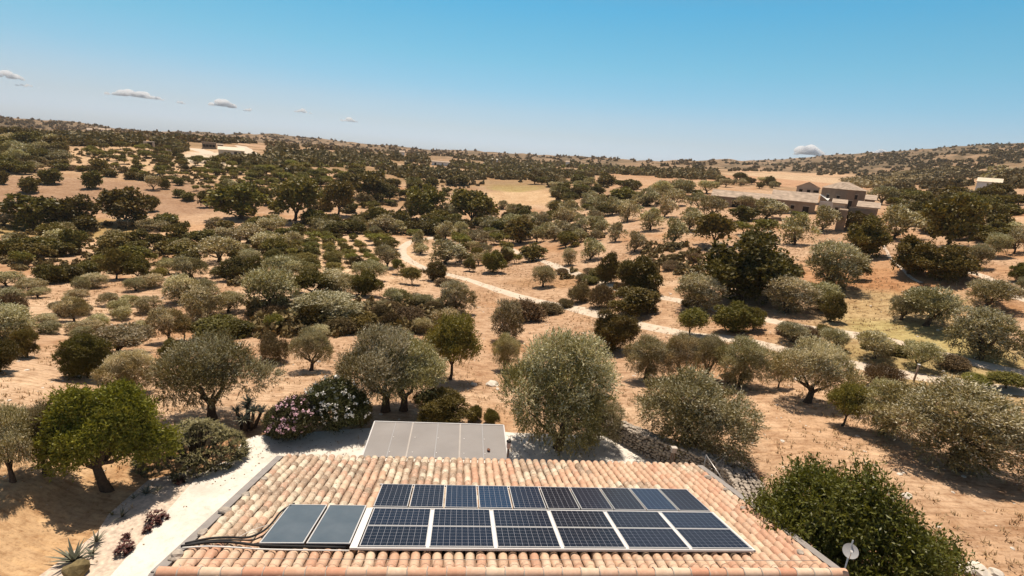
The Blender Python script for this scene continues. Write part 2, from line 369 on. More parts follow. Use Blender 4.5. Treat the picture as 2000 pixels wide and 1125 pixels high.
me = mesh_np('ground', Vg, Fg, MAT['ground'], smooth=True)
def set_col(me, name, cols):
    a = me.color_attributes.new(name, 'FLOAT_COLOR', 'POINT'); buf = np.ones((len(cols), 4), np.float32); buf[:, :3] = cols; a.data.foreach_set('color', buf.ravel())
set_col(me, 'soil', soil.reshape(-1, 3))
tag(link('ground', me), kind='structure')
def sheet(name, poly, z, mat, th=.06):
    mb = MB(); mb.prism([(p[0], p[1]) for p in poly], z-th, z); return mb.build(name, mat)
def strip(name, path, width, mat, lift=.05, wob=.15):
    P = []
    for p in path:
        h = hit(*p); P.append(h[:2])
    P = np.array(P); t = np.r_[0, np.cumsum(np.hypot(*np.diff(P, axis=0).T))]
    n = max(int(t[-1]/.5), 8); tt = np.linspace(0, t[-1], n)
    # smooth resample
    X = np.interp(tt, t, P[:, 0]); Y = np.interp(tt, t, P[:, 1])
    for _ in range(int(3/ (t[-1]/n))): X[1:-1] = (X[:-2]+X[1:-1]*2+X[2:])/4; Y[1:-1] = (Y[:-2]+Y[1:-1]*2+Y[2:])/4
    dx = np.gradient(X); dy = np.gradient(Y); l = np.hypot(dx, dy); nx, ny = -dy/l, dx/l
    K = 9; s = np.linspace(-.5, .5, K); V = []
    wl = width*(1+wob*(vn(tt/2.5, tt*0, 5)-.5)*2)
    for k in range(K):
        x = X+nx*s[k]*wl; y = Y+ny*s[k]*wl
        V.append(np.stack([x, y, ground_z(x, y)+lift*(1-(2*s[k])**4)-.01], 1))
    V = np.stack(V, 1); idx = np.arange(n*K).reshape(n, K)
    Fq = np.stack([idx[:-1, :-1], idx[:-1, 1:], idx[1:, 1:], idx[1:, :-1]], -1).reshape(-1, 4)
    return tag(link(name, mesh_np(name, V.reshape(-1, 3), Fq, mat, smooth=True)), kind='structure')
strip('dirt_road', [(860,462),(825,468),(800,472),(786,484),(786,497),(800,510),(830,524),(870,535),(910,545),(960,562),(1010,578),(1060,590),(1110,600),(1150,610),(1190,618),(1240,633),(1300,645),(1360,655),(1430,663),(1490,672),(1560,690),(1640,706),(1720,722),(1790,735),(1860,745),(1960,760),(2060,775)], 1.95, MAT['road'])
strip('dirt_road', [(985,480),(1000,488),(1030,500),(1075,515),(1120,533),(1170,550),(1215,568),(1270,577),(1330,588),(1400,603),(1460,615),(1520,630),(1600,645),(1670,655),(1740,665),(1850,695),(1960,722),(2060,740)], 1.7, MAT['road'])
strip('footpath', [(1890,530),(1925,540),(1960,572),(1985,582),(2040,595)], .9, MAT['road'])
strip('footpath', [(375,290),(400,296),(412,303)], 7, MAT['road'], .1)
strip('footpath', [(470,285),(490,298),(505,310)], 7, MAT['road'], .1)
strip('footpath', [(1722,470),(1740,505),(1780,545),(1800,552)], 0.5, MAT['gravel'], .02)
# paved yard and garden bed
yard = [at_z(x, y, 0)[:2] for x, y in [(217,1125),(300,1030),(390,927),(410,914),(440,903),(457,892),(466,876),(475,862),(500,852),(545,850),(700,838),(850,832),(1000,846),(1100,850),(1185,852),(1250,882),(1330,922),(1420,980)]]
yard += [np.array((13, 12.)), np.array((13, 3.)), np.array((-8.5, 3.))]
tag(sheet('paved_yard', yard, .035, MAT['concrete'], .1), kind='structure')
bed = [at_z(x, y, 0)[:2] for x, y in [(217,1127),(300,1032),(389,929),(380,915),(345,925),(290,938),(250,972),(212,1005),(190,1040),(140,1080),(70,1130),(20,1200),(120,1240)]]
tag(sheet('garden_bed', bed, .015, MAT['gravel'], .1), kind='structure')

# ------------------------------------------------------------------ trees
def make_crown(seed, Wd, Ht, zb, nl, ntw, lpt, ll, lw, style, lobe_r=(.2, .33), twl=.34, wind=(.35, -.1, .0)):
    """leaves on twigs that spring from overlapping boughs; returns verts, quads, silver per vertex, bough centres"""
    g = np.random.default_rng(seed)
    Cn = []; Rn = []
    tries = 0
    while len(Cn) < nl and tries < 4000:
        tries += 1
        p = g.normal(size=3); p /= np.linalg.norm(p); rr = g.uniform(.35, 1)**.5*g.uniform(.85, 1.08)
        r = g.uniform(*lobe_r)*Wd*(.8 if style == 'carob' else 1)
        r = min(r, (Ht-zb)*.36)
        th_ = math.atan2(p[1], p[0]); hx = (Wd/2-r*.8)*(1+.2*math.sin(2*th_+seed)+.17*math.sin(3*th_+seed*2.3)+(.1*math.sin(p[2]*5+seed) if style != 'bush' else 0)); hz = (Ht-zb)/2-r*.75
        c = np.array([p[0]*rr*hx, p[1]*rr*hx, zb+(Ht-zb)/2+p[2]*rr*hz])
        if style != 'bush' and zb > .2 and p[2] < -.55: continue
        if Cn and min(np.linalg.norm(c-q) for q in Cn) < r*.62: continue
        Cn.append(c); Rn.append(r)
    Cn = np.array(Cn); Rn = np.array(Rn); nl = len(Cn)
    pr = Rn**2; pr = pr/pr.sum()
    M = int(ntw*1.9)
    li = g.choice(nl, M, p=pr); d = g.normal(size=(M, 3)); d /= np.linalg.norm(d, axis=1)[:, None]
    d[:, 2] = np.where((d[:, 2] < -.3) & (g.random(M) < .6), -d[:, 2], d[:, 2])
    rad = Rn[li]*g.uniform(.35, 1.02, M)**.6
    B = Cn[li]+d*rad[:, None]*np.array([1, 1, .85])
    dist = np.linalg.norm(B[:, None]-Cn[None], axis=2)/Rn[None]; dist[np.arange(M), li] = 9
    keep = (dist.min(1) > .8) | (g.random(M) < .14)
    keep &= B[:, 2] > zb*.75
    B = B[keep][:ntw]; d = d[keep][:ntw]; li = li[keep][:ntw]; M = len(B)
    wv = np.array(wind)
    if style == 'olive':
        up = np.where(B[:, 2:3] > zb+(Ht-zb)*.35, .55, -.35)*np.array([[0, 0, 1.]])
        td = d+up+wv+g.normal(size=(M, 3))*.28
    else: td = d+np.array([0, 0, .25])+g.normal(size=(M, 3))*.4
    td /= np.linalg.norm(td, axis=1)[:, None]
    tl = twl*g.uniform(.5, 1.4, M)
    t = np.tile((np.arange(lpt)+.5)/lpt, (M, 1))+g.uniform(-.05, .05, (M, lpt))
    P = B[:, None]+td[:, None]*(t*tl[:, None])[..., None]
    ld = td[:, None]*(.9 if style == 'olive' else .35)+g.normal(size=(M, lpt, 3))*(.45 if style == 'olive' else .6)
    ld /= np.linalg.norm(ld, axis=2)[..., None]
    nv = g.normal(size=(M, lpt, 3))*.8+np.array([0, 0, .75]); s = np.cross(ld, nv); s /= np.linalg.norm(s, axis=2)[..., None]+1e-9
    sc = g.uniform(.65, 1.35, (M, lpt, 1)); a = P; b = P+ld*ll*sc*.5+s*lw*.5*sc; c = P+ld*ll*sc; e = P+ld*ll*sc*.5-s*lw*.5*sc
    V = np.stack([a, b, c, e], 2).reshape(-1, 3)
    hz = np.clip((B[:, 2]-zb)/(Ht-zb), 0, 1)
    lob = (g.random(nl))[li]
    sv = np.clip((hz-.35)*1.2+(B@wv)/Wd*.6+(lob-.5)*.9, 0, 1)  # wind-turned silver undersides; the weighting to upper boughs paints in sunlit highlights
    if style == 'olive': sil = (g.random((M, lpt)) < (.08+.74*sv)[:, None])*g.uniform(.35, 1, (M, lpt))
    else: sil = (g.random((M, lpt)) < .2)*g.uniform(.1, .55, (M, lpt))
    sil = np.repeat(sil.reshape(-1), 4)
    Fq = np.arange(len(V)).reshape(-1, 4)
    return V, Fq, sil, Cn, Rn
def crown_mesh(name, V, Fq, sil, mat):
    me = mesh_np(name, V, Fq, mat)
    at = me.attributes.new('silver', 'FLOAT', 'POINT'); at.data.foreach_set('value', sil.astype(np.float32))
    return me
def trunk_mesh(name, seed, Cn, th, tr, lean=.12, nlimb=5, twin=False, seg=8):
    rr = random.Random(seed); mb = MB()
    def limb(p0, p1, r0, r1, n=5, w=.12):
        L = np.linalg.norm(np.array(p1)-p0); pts = []
        for i in range(n+1):
            t = i/n; p = np.array(p0)*(1-t)+np.array(p1)*t
            if 0 < i < n: p = p+np.array([rr.uniform(-1, 1), rr.uniform(-1, 1), rr.uniform(-.4, .4)])*w*L
            pts.append(p)
        mb.tube(pts, [r0*(1-i/n)+r1*i/n for i in range(n+1)], seg)
        return pts
    stems = [(-.35, -.1), (.35, .1)] if twin else [(0, 0)]
    for sx, sy in stems:
        top = np.array([sx*1.8+rr.uniform(-1, 1)*lean*th*2, sy+rr.uniform(-1, 1)*lean*th*2, th])
        b0 = np.array([sx*.4, sy*.4, -.25]); q = tr/(1.3 if twin else 1)
        mid = (b0+top)/2+np.array([rr.uniform(-1, 1), rr.uniform(-1, 1), 0])*lean*th*.6
        mb.tube([b0, b0+np.array([0, 0, .3]), mid, top], [q*1.6, q*1.15, q*.9, q*.75], seg)
        idx = rr.sample(range(len(Cn)), min(nlimb, len(Cn)))
        for i in idx: limb(top-np.array([0, 0, .1]), Cn[i], q*.55, q*.08, 5, .07)
    return mb.mesh(name, MAT['bark'])
KIND = {}; PTS = {}
def proto(kind, lod, k, **a):
    V, Fq, sil, Cn, Rn = make_crown(**a['crown']); Wd = V[:, 0].max()-V[:, 0].min(); Ht = V[:, 2].max()
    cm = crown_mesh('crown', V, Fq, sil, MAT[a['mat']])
    tm = trunk_mesh('trunk', a['crown']['seed'], Cn, a['th'], a['tr'], a.get('lean', .12), a.get('nl', 5), a.get('twin', False), 8 if lod == 0 else 5) if a['th'] else None
    PTS[cm.name] = V[::max(1, len(V)//900)].copy()
    KIND.setdefault((kind, lod), []).append((cm, tm, (np.percentile(V[:, 0], 98)-np.percentile(V[:, 0], 2)), Ht))
def tree_set(kind, mat, Wd, Ht, zb, th, tr, style, wind=(.35, -.1, 0), lw_ratio=.3, lobes=(16, 12, 8), lobe_r=(.2, .33), dens=1.0, nvar=(3, 3, 3), ll=(.12, .18, .30), **kw):
    for lod in range(3):
        for k in range(nvar[lod]):
            ntw = int((5600 if style == 'olive' else 4600, 2400, 900)[lod]*dens); lpt = (11, 8, 5)[lod]
            proto(kind, lod, k, crown=dict(seed=(len(kind)*701+ord(kind[0])*37+lod*1009+k*131), Wd=Wd, Ht=Ht, zb=zb, nl=lobes[lod]+k, ntw=ntw, lpt=lpt, ll=ll[lod], lw=ll[lod]*(lw_ratio, lw_ratio*1.25, lw_ratio*1.5)[lod], style=style, lobe_r=lobe_r, wind=wind, twl=(.42, .45, .5)[lod]), mat=mat, th=th, tr=tr, **kw)
tree_set('olive', 'olive', 5.0, 4.3, .38, .85, .26, 'olive', lobes=(34, 26, 18), lobe_r=(.085, .19))
tree_set('olivelow', 'olive', 5.0, 4.8, .10, .6, .26, 'olive', lobes=(40, 30, 18), lobe_r=(.09, .18), nvar=(2, 3, 2), dens=1.15)
tree_set('carob', 'carob', 5.0, 4.6, .12, .8, .2, 'carob', wind=(0, 0, 0), lw_ratio=.5, lobes=(42, 28, 18), lobe_r=(.09, .18), ll=(.14, .20, .32))
tree_set('almond', 'almond', 3.2, 3.4, .85, 1.0, .10, 'carob', wind=(0, 0, 0), lw_ratio=.4, lobes=(20, 15, 10), lobe_r=(.12, .22), dens=.62, ll=(.12, .17, .27), nvar=(1, 2, 2))
tree_set('bush', 'scrub', 3.0, 2.0, .0, 0, 0, 'bush', wind=(0, 0, 0), lw_ratio=.35, lobes=(18, 13, 9), lobe_r=(.14, .25), dens=.55, ll=(.11, .16, .27), nvar=(2, 2, 2))
tree_set('green_bush', 'carob', 3.0, 2.6, .0, 0, 0, 'bush', wind=(0, 0, 0), lw_ratio=.5, lobes=(22, 16, 10), lobe_r=(.13, .23), dens=.75, ll=(.12, .18, .27), nvar=(2, 2, 1))
NAME = {'olivelow': 'olive_tree', 'olive': 'olive_tree', 'carob': 'carob_tree', 'almond': 'almond_tree', 'bush': 'shrub', 'green_bush': 'green_shrub'}
CAT = {'olivelow': 'olive tree', 'olive': 'olive tree', 'carob': 'tree', 'almond': 'tree', 'bush': 'shrub', 'green_bush': 'shrub'}
TREES = []
def put(kind, h, wm, hm, label, group=None, var=None, rz=None, lod=None, jit=True):
    dist = math.hypot(h[0], h[1]); lod = lod if lod is not None else (0 if dist < 43 else 1 if dist < 85 else 2)
    L = KIND[(kind, lod)]; i = len(TREES); var = (i*7+i//3) % len(L) if var is None else var % len(L)
    cm, tm, w0, h0 = L[var]; s = wm/w0; sz = hm/h0
    rz = rz if rz is not None else random.uniform(-.9, .9)+random.choice([0, 0, math.pi])*(kind[:5] != 'olive')
    if tm is None:
        o = link(NAME[kind], cm)
    else:
        o = empty(NAME[kind], (0, 0, 0)); link('crown', cm, o); link('trunk', tm, o)
    o.location = (h[0], h[1], h[2]-.03); o.rotation_euler = (0, 0, rz); o.scale = (s, s*(random.uniform(.92, 1.08) if jit else (.76 if lod == 0 else .86)), sz)
    tag(o, label, CAT[kind], group); TREES.append((h[0], h[1], wm/2)); return o
def tpx(kind, x, yb, wpx, hpx, label, group=None, **kw):
    h = hit(x, yb)
    if h is None: print('MISS', label); return
    wm = wpx*h[3]/F; dep = math.atan2(CAMZ-h[2], math.hypot(h[0], h[1]))
    dist = math.hypot(h[0], h[1]); lod = 0 if dist < 43 else 1 if dist < 85 else 2; Lk = KIND[(kind, lod)]; var = (len(TREES)*7+len(TREES)//3) % len(Lk)
    cm, tm, w0, h0 = Lk[var]; rz = random.uniform(-.9, .9)+random.choice([0, 0, math.pi])*(kind[:5] != 'olive'); P = PTS[cm.name]; c, s_ = math.cos(rz), math.sin(rz)
    hm = .8*hpx*h[3]/F; wm *= .85; hpx *= .95; wpx *= .97
    for _ in range(7):          # size the tree so that its outline spans the width and height seen
        sx = wm/w0; Q = np.stack([(P[:, 0]*c-P[:, 1]*s_)*sx+h[0], (P[:, 0]*s_+P[:, 1]*c)*sx+h[1], P[:, 2]*hm/h0+h[2]-CAMZ], 1)@CR
        X = 1000-F*Q[:, 0]/Q[:, 2]; Yp = 562.5+F*Q[:, 1]/Q[:, 2]
        wm *= (wpx/(np.percentile(X, 98.5)-np.percentile(X, 1.5)))**.9; hm *= min(1.5, max(.6, hpx/max(4, yb-np.percentile(Yp, 1.5))))**.8
        hm = min(max(hm, wm*.42), wm*1.7)
    return put(kind, h, wm, hm, label, group, var=var, rz=rz, lod=lod, jit=False)
T = [
 # left foreground
 ('olive',25,940,150,225,'olive tree with forked trunk at the left edge, lowest in the photo'),
 ('olive',88,925,110,180,'olive with gnarled leaning trunk behind the bright green leafy tree'),
 ('olive',415,818,222,172,'wide grey olive tree behind the spiky aloe hedge'),
 ('olive',258,765,118,85,'low silvery olive mound just above the bright green leafy tree'),
 ('carob',172,738,100,85,'dark green round tree touching the silvery low olive on its left'),
 ('olive',235,690,125,62,'old spreading olive with thick dark split trunk in the left orchard'),
 ('olive',12,676,120,85,'drooping olive cut by the left edge above the small shaded green tree'),
 ('carob',53,698,68,55,'small dark green tree with thin trunk and its own dark shadow on the left'),
 ('carob',0,725,80,65,'dark green tree cut by the left edge beside the thin trunked green tree'),
 ('olive',330,668,85,70,'olive with short dark trunk above a small green tree on the left'),
 ('carob',335,702,60,42,'small green tree with dark shadow between two big grey olives on the left'),
 ('almond',360,665,42,42,'yellow green rounded tree in front of the dark trunked olive'),
 ('green_bush',425,655,75,38,'dark green bush beside the yellow green rounded tree'),
 ('green_bush',468,658,45,32,'small dark green bush above the wide grey olive'),
 ('olive',392,628,92,72,'dense grey olive rising above the dark green bush on the left'),
 ('olive',350,590,75,55,'hazy grey olive left of the tall dense grey olive'),
 ('olive',447,610,60,42,'grey olive right of the dense grey olive'),
 ('olive',145,628,62,52,'pollarded olive with dark bare trunk and spreading limbs in the left orchard'),
 ('olive',160,577,42,38,'small olive with black stump like trunk at the orchard top'),
 ('bush',28,620,70,45,'grey bushy clump on the left edge above the drooping olive'),
 ('carob',150,690,45,35,'little green tree left of the old split trunk olive'),
 ('green_bush',700,830,55,62,'dense green shrub between the white oleander and the carport'),
 # centre
 ('olive',530,606,112,82,'round grey olive with sprawling dark limbs left of centre'),
 ('olive',640,634,120,68,'wide brownish olive above the small dark green bush'),
 ('olive',655,575,80,52,'grey olive just below the orchard rows'),
 ('olive',560,548,90,50,'grey olive at the foot of the two green orchard rows'),
 ('carob',607,575,75,50,'dark green tree between two grey olives under the orchard rows'),
 ('carob',712,578,58,48,'dark round green tree casting a shadow to its right'),
 ('olive',720,548,62,40,'grey olive behind the dark round green tree'),
 ('green_bush',606,642,38,42,'small bright edged green bush in front of the wide brownish olive'),
 ('bush',665,650,70,30,'low dark green scrub beside the wide brownish olive'),
 ('green_bush',705,645,55,32,'low green scrub right of the wide brownish olive'),
 ('almond',533,650,36,38,'small yellow green tree above the twin grey bush on the left of centre'),
 ('bush',530,622,65,28,'dry grey shrub under the round grey olive'),
 ('olive',755,523,48,46,'small dark olive with black trunk beside the track bend'),
 ('almond',777,536,22,30,'tiny yellow green tree under the track bend'),
 ('almond',805,556,38,34,'small leafy green tree below the upper dirt road'),
 ('carob',846,548,44,38,'dark green round tree against the lower edge of the dirt road'),
 ('bush',868,558,42,15,'flat brown shrub under the dirt road'),
 ('olive',775,600,55,38,'thin bare olive with several dark limbs in the central field'),
 ('olive',828,600,42,26,'sparse low olive in the central field'),
 ('bush',745,628,40,32,'grey green shrub left of the sparse central olives'),
 ('bush',760,645,40,35,'rounded dark shrub just behind the big twin olives'),
 ('bush',800,630,50,32,'drab shrub in the middle of the central field'),
 ('olive',826,650,36,30,'young olive with thin stem in the red soil'),
 ('bush',535,706,66,58,'dark brownish bush left of the lone umbrella shaped olive'),
 ('olive',608,724,76,82,'umbrella shaped olive with a single dark trunk and small shadow'),
 ('olive',753,803,170,160,'big grey olive behind the white oleander, left of the pair'),
 ('olive',788,802,140,150,'big silvery olive with leaning trunk, right of the pair'),
 ('almond',879,742,90,130,'tall yellow green tree with dark leaning trunk in the centre'),
 ('olive',890,612,66,66,'silver olive touching the road left of the watermark area'),
 ('olive',870,655,52,55,'grey bushy olive behind the tall yellow green tree'),
 ('olive',987,668,62,85,'grey round olive behind the giant silver olive'),
 ('olive',985,722,50,75,'narrow olive half hidden by the left side of the giant silver olive'),
 ('carob',860,826,98,72,'dense dark green shrub like tree above the carport roof'),
 ('green_bush',926,822,26,30,'small leafy shrub right of the dense dark green tree, left of two'),
 ('green_bush',958,828,30,30,'small leafy shrub nearest the carport corner, right of two'),
 ('olivelow',1090,878,224,232,'giant silver olive tree shading the paved yard'),
 ('olive',1150,862,110,110,'low drooping bough olive at the right foot of the giant silver olive'),
 ('olive',1342,893,222,178,'large feathery olive standing behind the dry stone wall'),
 ('carob',1195,684,82,78,'dark green round tree between the road and the giant silver olive'),
 ('olive',1262,742,95,90,'olive on a forked thin trunk, first of the row right of the giant olive'),
 ('olive',1325,742,72,95,'slim olive second in the row right of the giant olive'),
 ('olive',1380,740,78,88,'olive with one straight dark trunk third in the row'),
 ('olive',1445,755,108,100,'bushy dark olive fourth in the row with a deep shadow'),
 ('almond',1347,656,52,54,'small yellow green tree standing on the edge of the dirt road'),
 ('olive',1060,560,42,42,'small round silver olive between the two dirt tracks'),
 ('carob',1235,615,88,55,'very dark bushy tree above the white road'),
 ('carob',1240,572,80,70,'broad dark green tree above the very dark bushy one'),
 ('carob',1183,555,42,62,'upright dark green tree on the bank left of the broad dark tree'),
 ('bush',1170,600,50,45,'dark grey shrub left of the very dark bushy tree'),
 ('bush',1130,590,42,36,'dark roadside shrub below the upper track'),
 ('bush',1105,600,30,18,'flat dark hedge piece under the road'),
 ('bush',1070,612,60,22,'long dark hedge under the white road'),
 ('bush',1020,625,80,40,'greenish scrub mound behind the giant silver olive'),
 ('olive',1360,605,86,72,'brown grey olive below the big dark green clump'),
 ('carob',1430,648,90,58,'dark green clump beside the small yellow green roadside tree'),
 ('carob',1470,645,40,45,'dark green tree at the right end of the roadside clump'),
 ('carob',1445,588,172,138,'largest dark green tree in the middle right, many lobed'),
 ('carob',1395,482,72,62,'dark green tree left above the largest dark green one'),
 ('olive',1535,610,98,72,'wide olive right of the largest dark green tree'),
 ('olive',1620,565,108,95,'tall grey olive on the bank with a dark green neighbour'),
 ('carob',1675,548,45,45,'dark green bush like tree at the right of the tall grey olive'),
 ('olive',1600,605,70,55,'olive at the foot of the tall grey olive'),
 ('carob',1620,628,45,60,'dark green tree at the lower end of the tall olive clump'),
 ('olive',1110,518,28,42,'narrow silver bush like olive at the end of the upper track'),
 ('olive',1152,508,44,44,'round grey olive on the open slope, lowest of the slope'),
 ('olive',1238,492,40,42,'round olive alone on the sandy slope with a small shadow'),
 ('olive',1202,472,36,38,'round olive up and left of the lone slope olive'),
 ('olive',1168,458,32,36,'dark narrow olive in the slope group'),
 ('olive',1130,455,30,36,'dark narrow olive left in the slope group'),
 ('olive',1082,470,30,28,'small dark bush olive beside the reddish bank'),
 ('olive',1225,432,46,42,'round olive with flat dark shadow on the terrace, left of two'),
 ('olive',1270,450,46,44,'round olive with flat dark shadow on the terrace, right of two'),
 ('olive',1312,478,48,54,'olive above the reddish bank in the middle right'),
 ('olive',1345,450,48,46,'olive behind the one above the reddish bank'),
 ('olive',1297,425,42,40,'round olive on the terrace behind the pair'),
 ('olive',1195,420,34,36,'grey olive left of the terrace pair'),
 ('olive',1172,415,32,36,'silvery olive at the left of the terrace'),
 ('carob',1217,395,45,28,'dark flat tree behind the terrace'),
 ('olive',1262,402,42,34,'olive with visible trunk behind the terrace'),
 ('olive',1317,403,42,32,'olive with leaning trunk near the long barn'),
 ('olive',1288,385,38,30,'wide olive behind the terrace left of the long barn'),
 ('olive',1330,382,50,30,'broad olive standing left of the long barn'),
 ('olive',1380,378,36,24,'green grey tree at the left gable of the long barn'),
 ('olive',1362,408,46,30,'silver olive in front of the barn door'),
 ('olive',1390,425,50,40,'grey olive below the barn door'),
 ('olive',1452,408,40,24,'silver olive with dark trunk under the long barn wall'),
 ('olive',1495,428,66,42,'large silver olive in front of the long barn'),
 ('carob',1450,432,50,28,'dark spiny bush tree below the long barn'),
 ('almond',1450,458,34,26,'small green rounded tree with thin trunk under the barn'),
 ('almond',1490,462,46,34,'bright green tree under the long barn'),
 ('olive',1551,478,72,60,'round pale olive in front of the farmhouse'),
 ('olive',1605,452,58,52,'round dark olive against the farmhouse terrace'),
 ('almond',1560,430,30,18,'yellow green shrub tree between the two farmhouse olives'),
 ('carob',1685,504,86,82,'dark green tree beside the farm terrace wall'),
 ('carob',1665,450,44,36,'dark green tree growing against the terrace wall'),
 ('olive',1745,468,95,68,'wide dark olive behind the farm, right of the terrace'),
 ('olive',1720,400,58,34,'silver topped olive right behind the farmhouse'),
 ('carob',1850,484,116,96,'great dark pine like tree on the right'),
 ('carob',1790,440,50,45,'dark tree left of the great pine like tree'),
 ('carob',1775,535,90,72,'left part of the large leaved fig hedge on the right'),
 ('carob',1835,548,110,70,'right part of the large leaved fig hedge on the right'),
 ('olive',1905,525,50,50,'grey olive at the right end of the fig hedge'),
 ('olive',1940,502,60,48,'silver olive right of the fig hedge with a dark shadow'),
 ('olive',1980,495,52,46,'silver olive close to the right edge with a dark shadow'),
 ('carob',1940,433,56,34,'dark wide tree with leaning trunk on the bare right field'),
 ('carob',1900,415,48,34,'dark green tree in the hedge above the bare right field'),
 ('carob',1990,548,48,34,'green fig like bush at the right edge'),
 ('olive',1996,572,42,32,'grey olive at the right edge under the fig like bush'),
 ('olive',1925,604,105,62,'olive at the back of the right hand group by the footpath'),
 ('olive',1808,636,120,78,'olive with a visible dark forked trunk on the green grass'),
 ('olive',1760,625,70,50,'silver olive left of the forked trunk olive on the grass'),
 ('olive',1910,702,152,105,'large grey olive with deep shadow right of the grass'),
 ('olive',1545,668,62,42,'dark round shrub like olive above the road on the right'),
 ('olive',1625,680,62,42,'dark olive between the roads, second from the left'),
 ('olive',1705,700,72,56,'olive with shadow between the roads, third from the left'),
 ('olive',1790,720,88,58,'broad dark olive between the roads, fourth from the left'),
 ('bush',1860,718,70,26,'low dark hedge along the upper track'),
 ('olive',1577,786,148,124,'silvery olive with thick trunk and long shadow on the right slope'),
 ('olive',1520,757,42,70,'thin olive with a leaning broken trunk left of the thick trunk one'),
 ('almond',1645,832,72,100,'yellow green tree with a leaning trunk beside the huge olive'),
 ('bush',1718,758,76,50,'reddish brown leaved bush behind the huge olive'),
 ('olivelow',1868,915,372,182,'huge spreading olive on a massive trunk at the right'),
 ('olivelow',1722,848,150,110,'left bough olive joined to the huge spreading one'),
 ('olive',1420,752,30,25,'low olive sucker beside the bushy dark olive'),
 ('almond',1900,755,60,28,'bright green vine row at the right edge, left piece'),
 ('almond',1965,760,80,34,'bright green vine row at the right edge, right piece'),
 # middle distance left
 ('carob',65,447,112,62,'big dark green tree left of the valley'),
 ('carob',155,442,80,58,'second big dark tree of the valley line from the left'),
 ('carob',250,440,96,68,'third big dark tree of the valley line'),
 ('carob',295,413,30,30,'small dark tree touching the third valley tree'),
 ('carob',470,428,98,66,'two headed dark green tree of the valley line'),
 ('carob',575,432,88,78,'tallest dark tree of the valley line'),
 ('carob',660,420,66,62,'rounded dark tree right of the tallest valley tree'),
 ('carob',825,428,66,64,'isolated dark rounded tree above the orchard'),
 ('carob',925,438,88,64,'broad dark tree right of the isolated rounded one'),
 ('carob',745,446,36,40,'dark round tree between the valley trees'),
 ('carob',720,388,62,52,'dark clump on the terraces above the valley'),
 ('carob',760,392,40,30,'dark small tree beside the terrace clump'),
 ('carob',670,366,30,28,'dark round tree above the terraces'),
 ('carob',405,405,36,32,'dark green tree at the lower tip of the bare field'),
 ('green_bush',65,377,38,30,'round dark bush alone on the bare field, nearest'),
 ('green_bush',100,361,50,30,'wide dark bush on the bare field'),
 ('green_bush',183,369,42,34,'round dark bush at the middle of the bare field'),
 ('green_bush',193,338,34,26,'dark bush on the upper edge of the bare field'),
 ('green_bush',8,361,26,26,'dark bush on the bare field at the left edge'),
 ('green_bush',220,345,30,14,'low bush on the field hedge, first from the left'),
 ('green_bush',252,350,28,14,'low bush on the field hedge, second from the left'),
 ('olive',300,371,28,26,'grey bush on the field hedge'),
 ('green_bush',325,369,22,20,'small round bush at the hedge corner'),
 ('green_bush',350,385,26,15,'low dark bush of the hedge, second to last'),
 ('green_bush',372,392,26,16,'low dark bush at the end of the field hedge'),
 ('almond',45,520,44,30,'yellow leaved tree in the left orchard'),
 ('almond',200,520,36,24,'yellow tree behind the dark clump on the left'),
 ('almond',310,546,36,24,'bright yellow green bush like tree in the left orchard'),
 ('green_bush',97,553,50,34,'dark green bush, leftmost of the row crossing the left orchard'),
 ('green_bush',135,550,44,30,'dark green bush, second of the row crossing the left orchard'),
 ('green_bush',172,540,50,28,'dark green bush, third of the row crossing the left orchard'),
 ('carob',228,545,62,60,'dark tree, fourth of the row crossing the left orchard'),
 ('carob',272,546,56,45,'dark round tree ending the row crossing the left orchard'),
 ('olive',370,546,72,46,'grey olive at the right end of the left orchard'),
 ('olive',330,535,50,32,'grey olive with bare trunk in the upper left orchard'),
 ('carob',450,548,66,46,'dark green clump above the left orchard'),
 ('olive',428,512,84,46,'large grey olive in the belt above the left orchard'),
 ('carob',492,545,50,45,'dark green tree at the right of the upper belt'),
 ('olive',530,495,60,38,'large grey crown left of the orchard rows'),
 ('carob',90,500,60,36,'dark bushy tree in the left belt'),
 ('carob',150,495,52,45,'dark tree at the right end of the left belt clump'),
 ('olive',120,482,60,32,'grey tree on top of the left belt clump'),
 ('carob',20,505,60,38,'dark bushy tree in the left belt at the edge'),
 ('carob',305,488,46,30,'dark tree below the small bare field'),
 ('carob',350,478,50,42,'dark leafy tree right of the small bare field'),
 # right of orchard
 ('olive',868,515,68,48,'large grey round olive inside the track bend'),
 ('olive',818,492,30,42,'tall grey olive at the inner edge of the track bend'),
 ('olive',870,468,42,36,'grey olive behind the large round one of the track bend'),
 ('almond',905,500,24,26,'small green tree right of the large round track olive'),
 ('almond',930,508,22,30,'small green tree in the grove below the watermark top'),
 ('carob',962,532,44,42,'dense green round tree above the road bend'),
 ('carob',985,520,28,34,'green tree right of the dense round one'),
 ('carob',1015,475,48,50,'dark brown green tree beside the upper track start'),
 ('carob',1040,510,44,34,'dark tree between tracks'),
 ('olive',1000,450,44,30,'grey olive behind the upper track start'),
 ('olive',1100,440,40,34,'dark grey olive at the left foot of the terrace'),
 ('olive',1110,425,46,34,'tall grey olive on the left of the terrace'),
]
LOWX = { 1342, 987, 985, 1445, 1360, 870, 890, 1551, 1605, 1152, 1110, 1238, 1202, 1168, 1130, 1082, 1225, 1270, 1312, 1345, 1297, 1195, 1172, 1495, 1535, 1620, 1600, 1150, 1262, 258, 392, 12, 28, 1910, 1745, 868, 818, 350, 640, 655}
T = [('olivelow' if r[0] == 'olive' and r[1] in LOWX else r[0],)+r[1:] for r in T]
T.sort(key=lambda r: -r[2])
for i, (k, x, yb, wp, hp, lab) in enumerate(T): tpx(k, x, yb, wp, hp, lab)

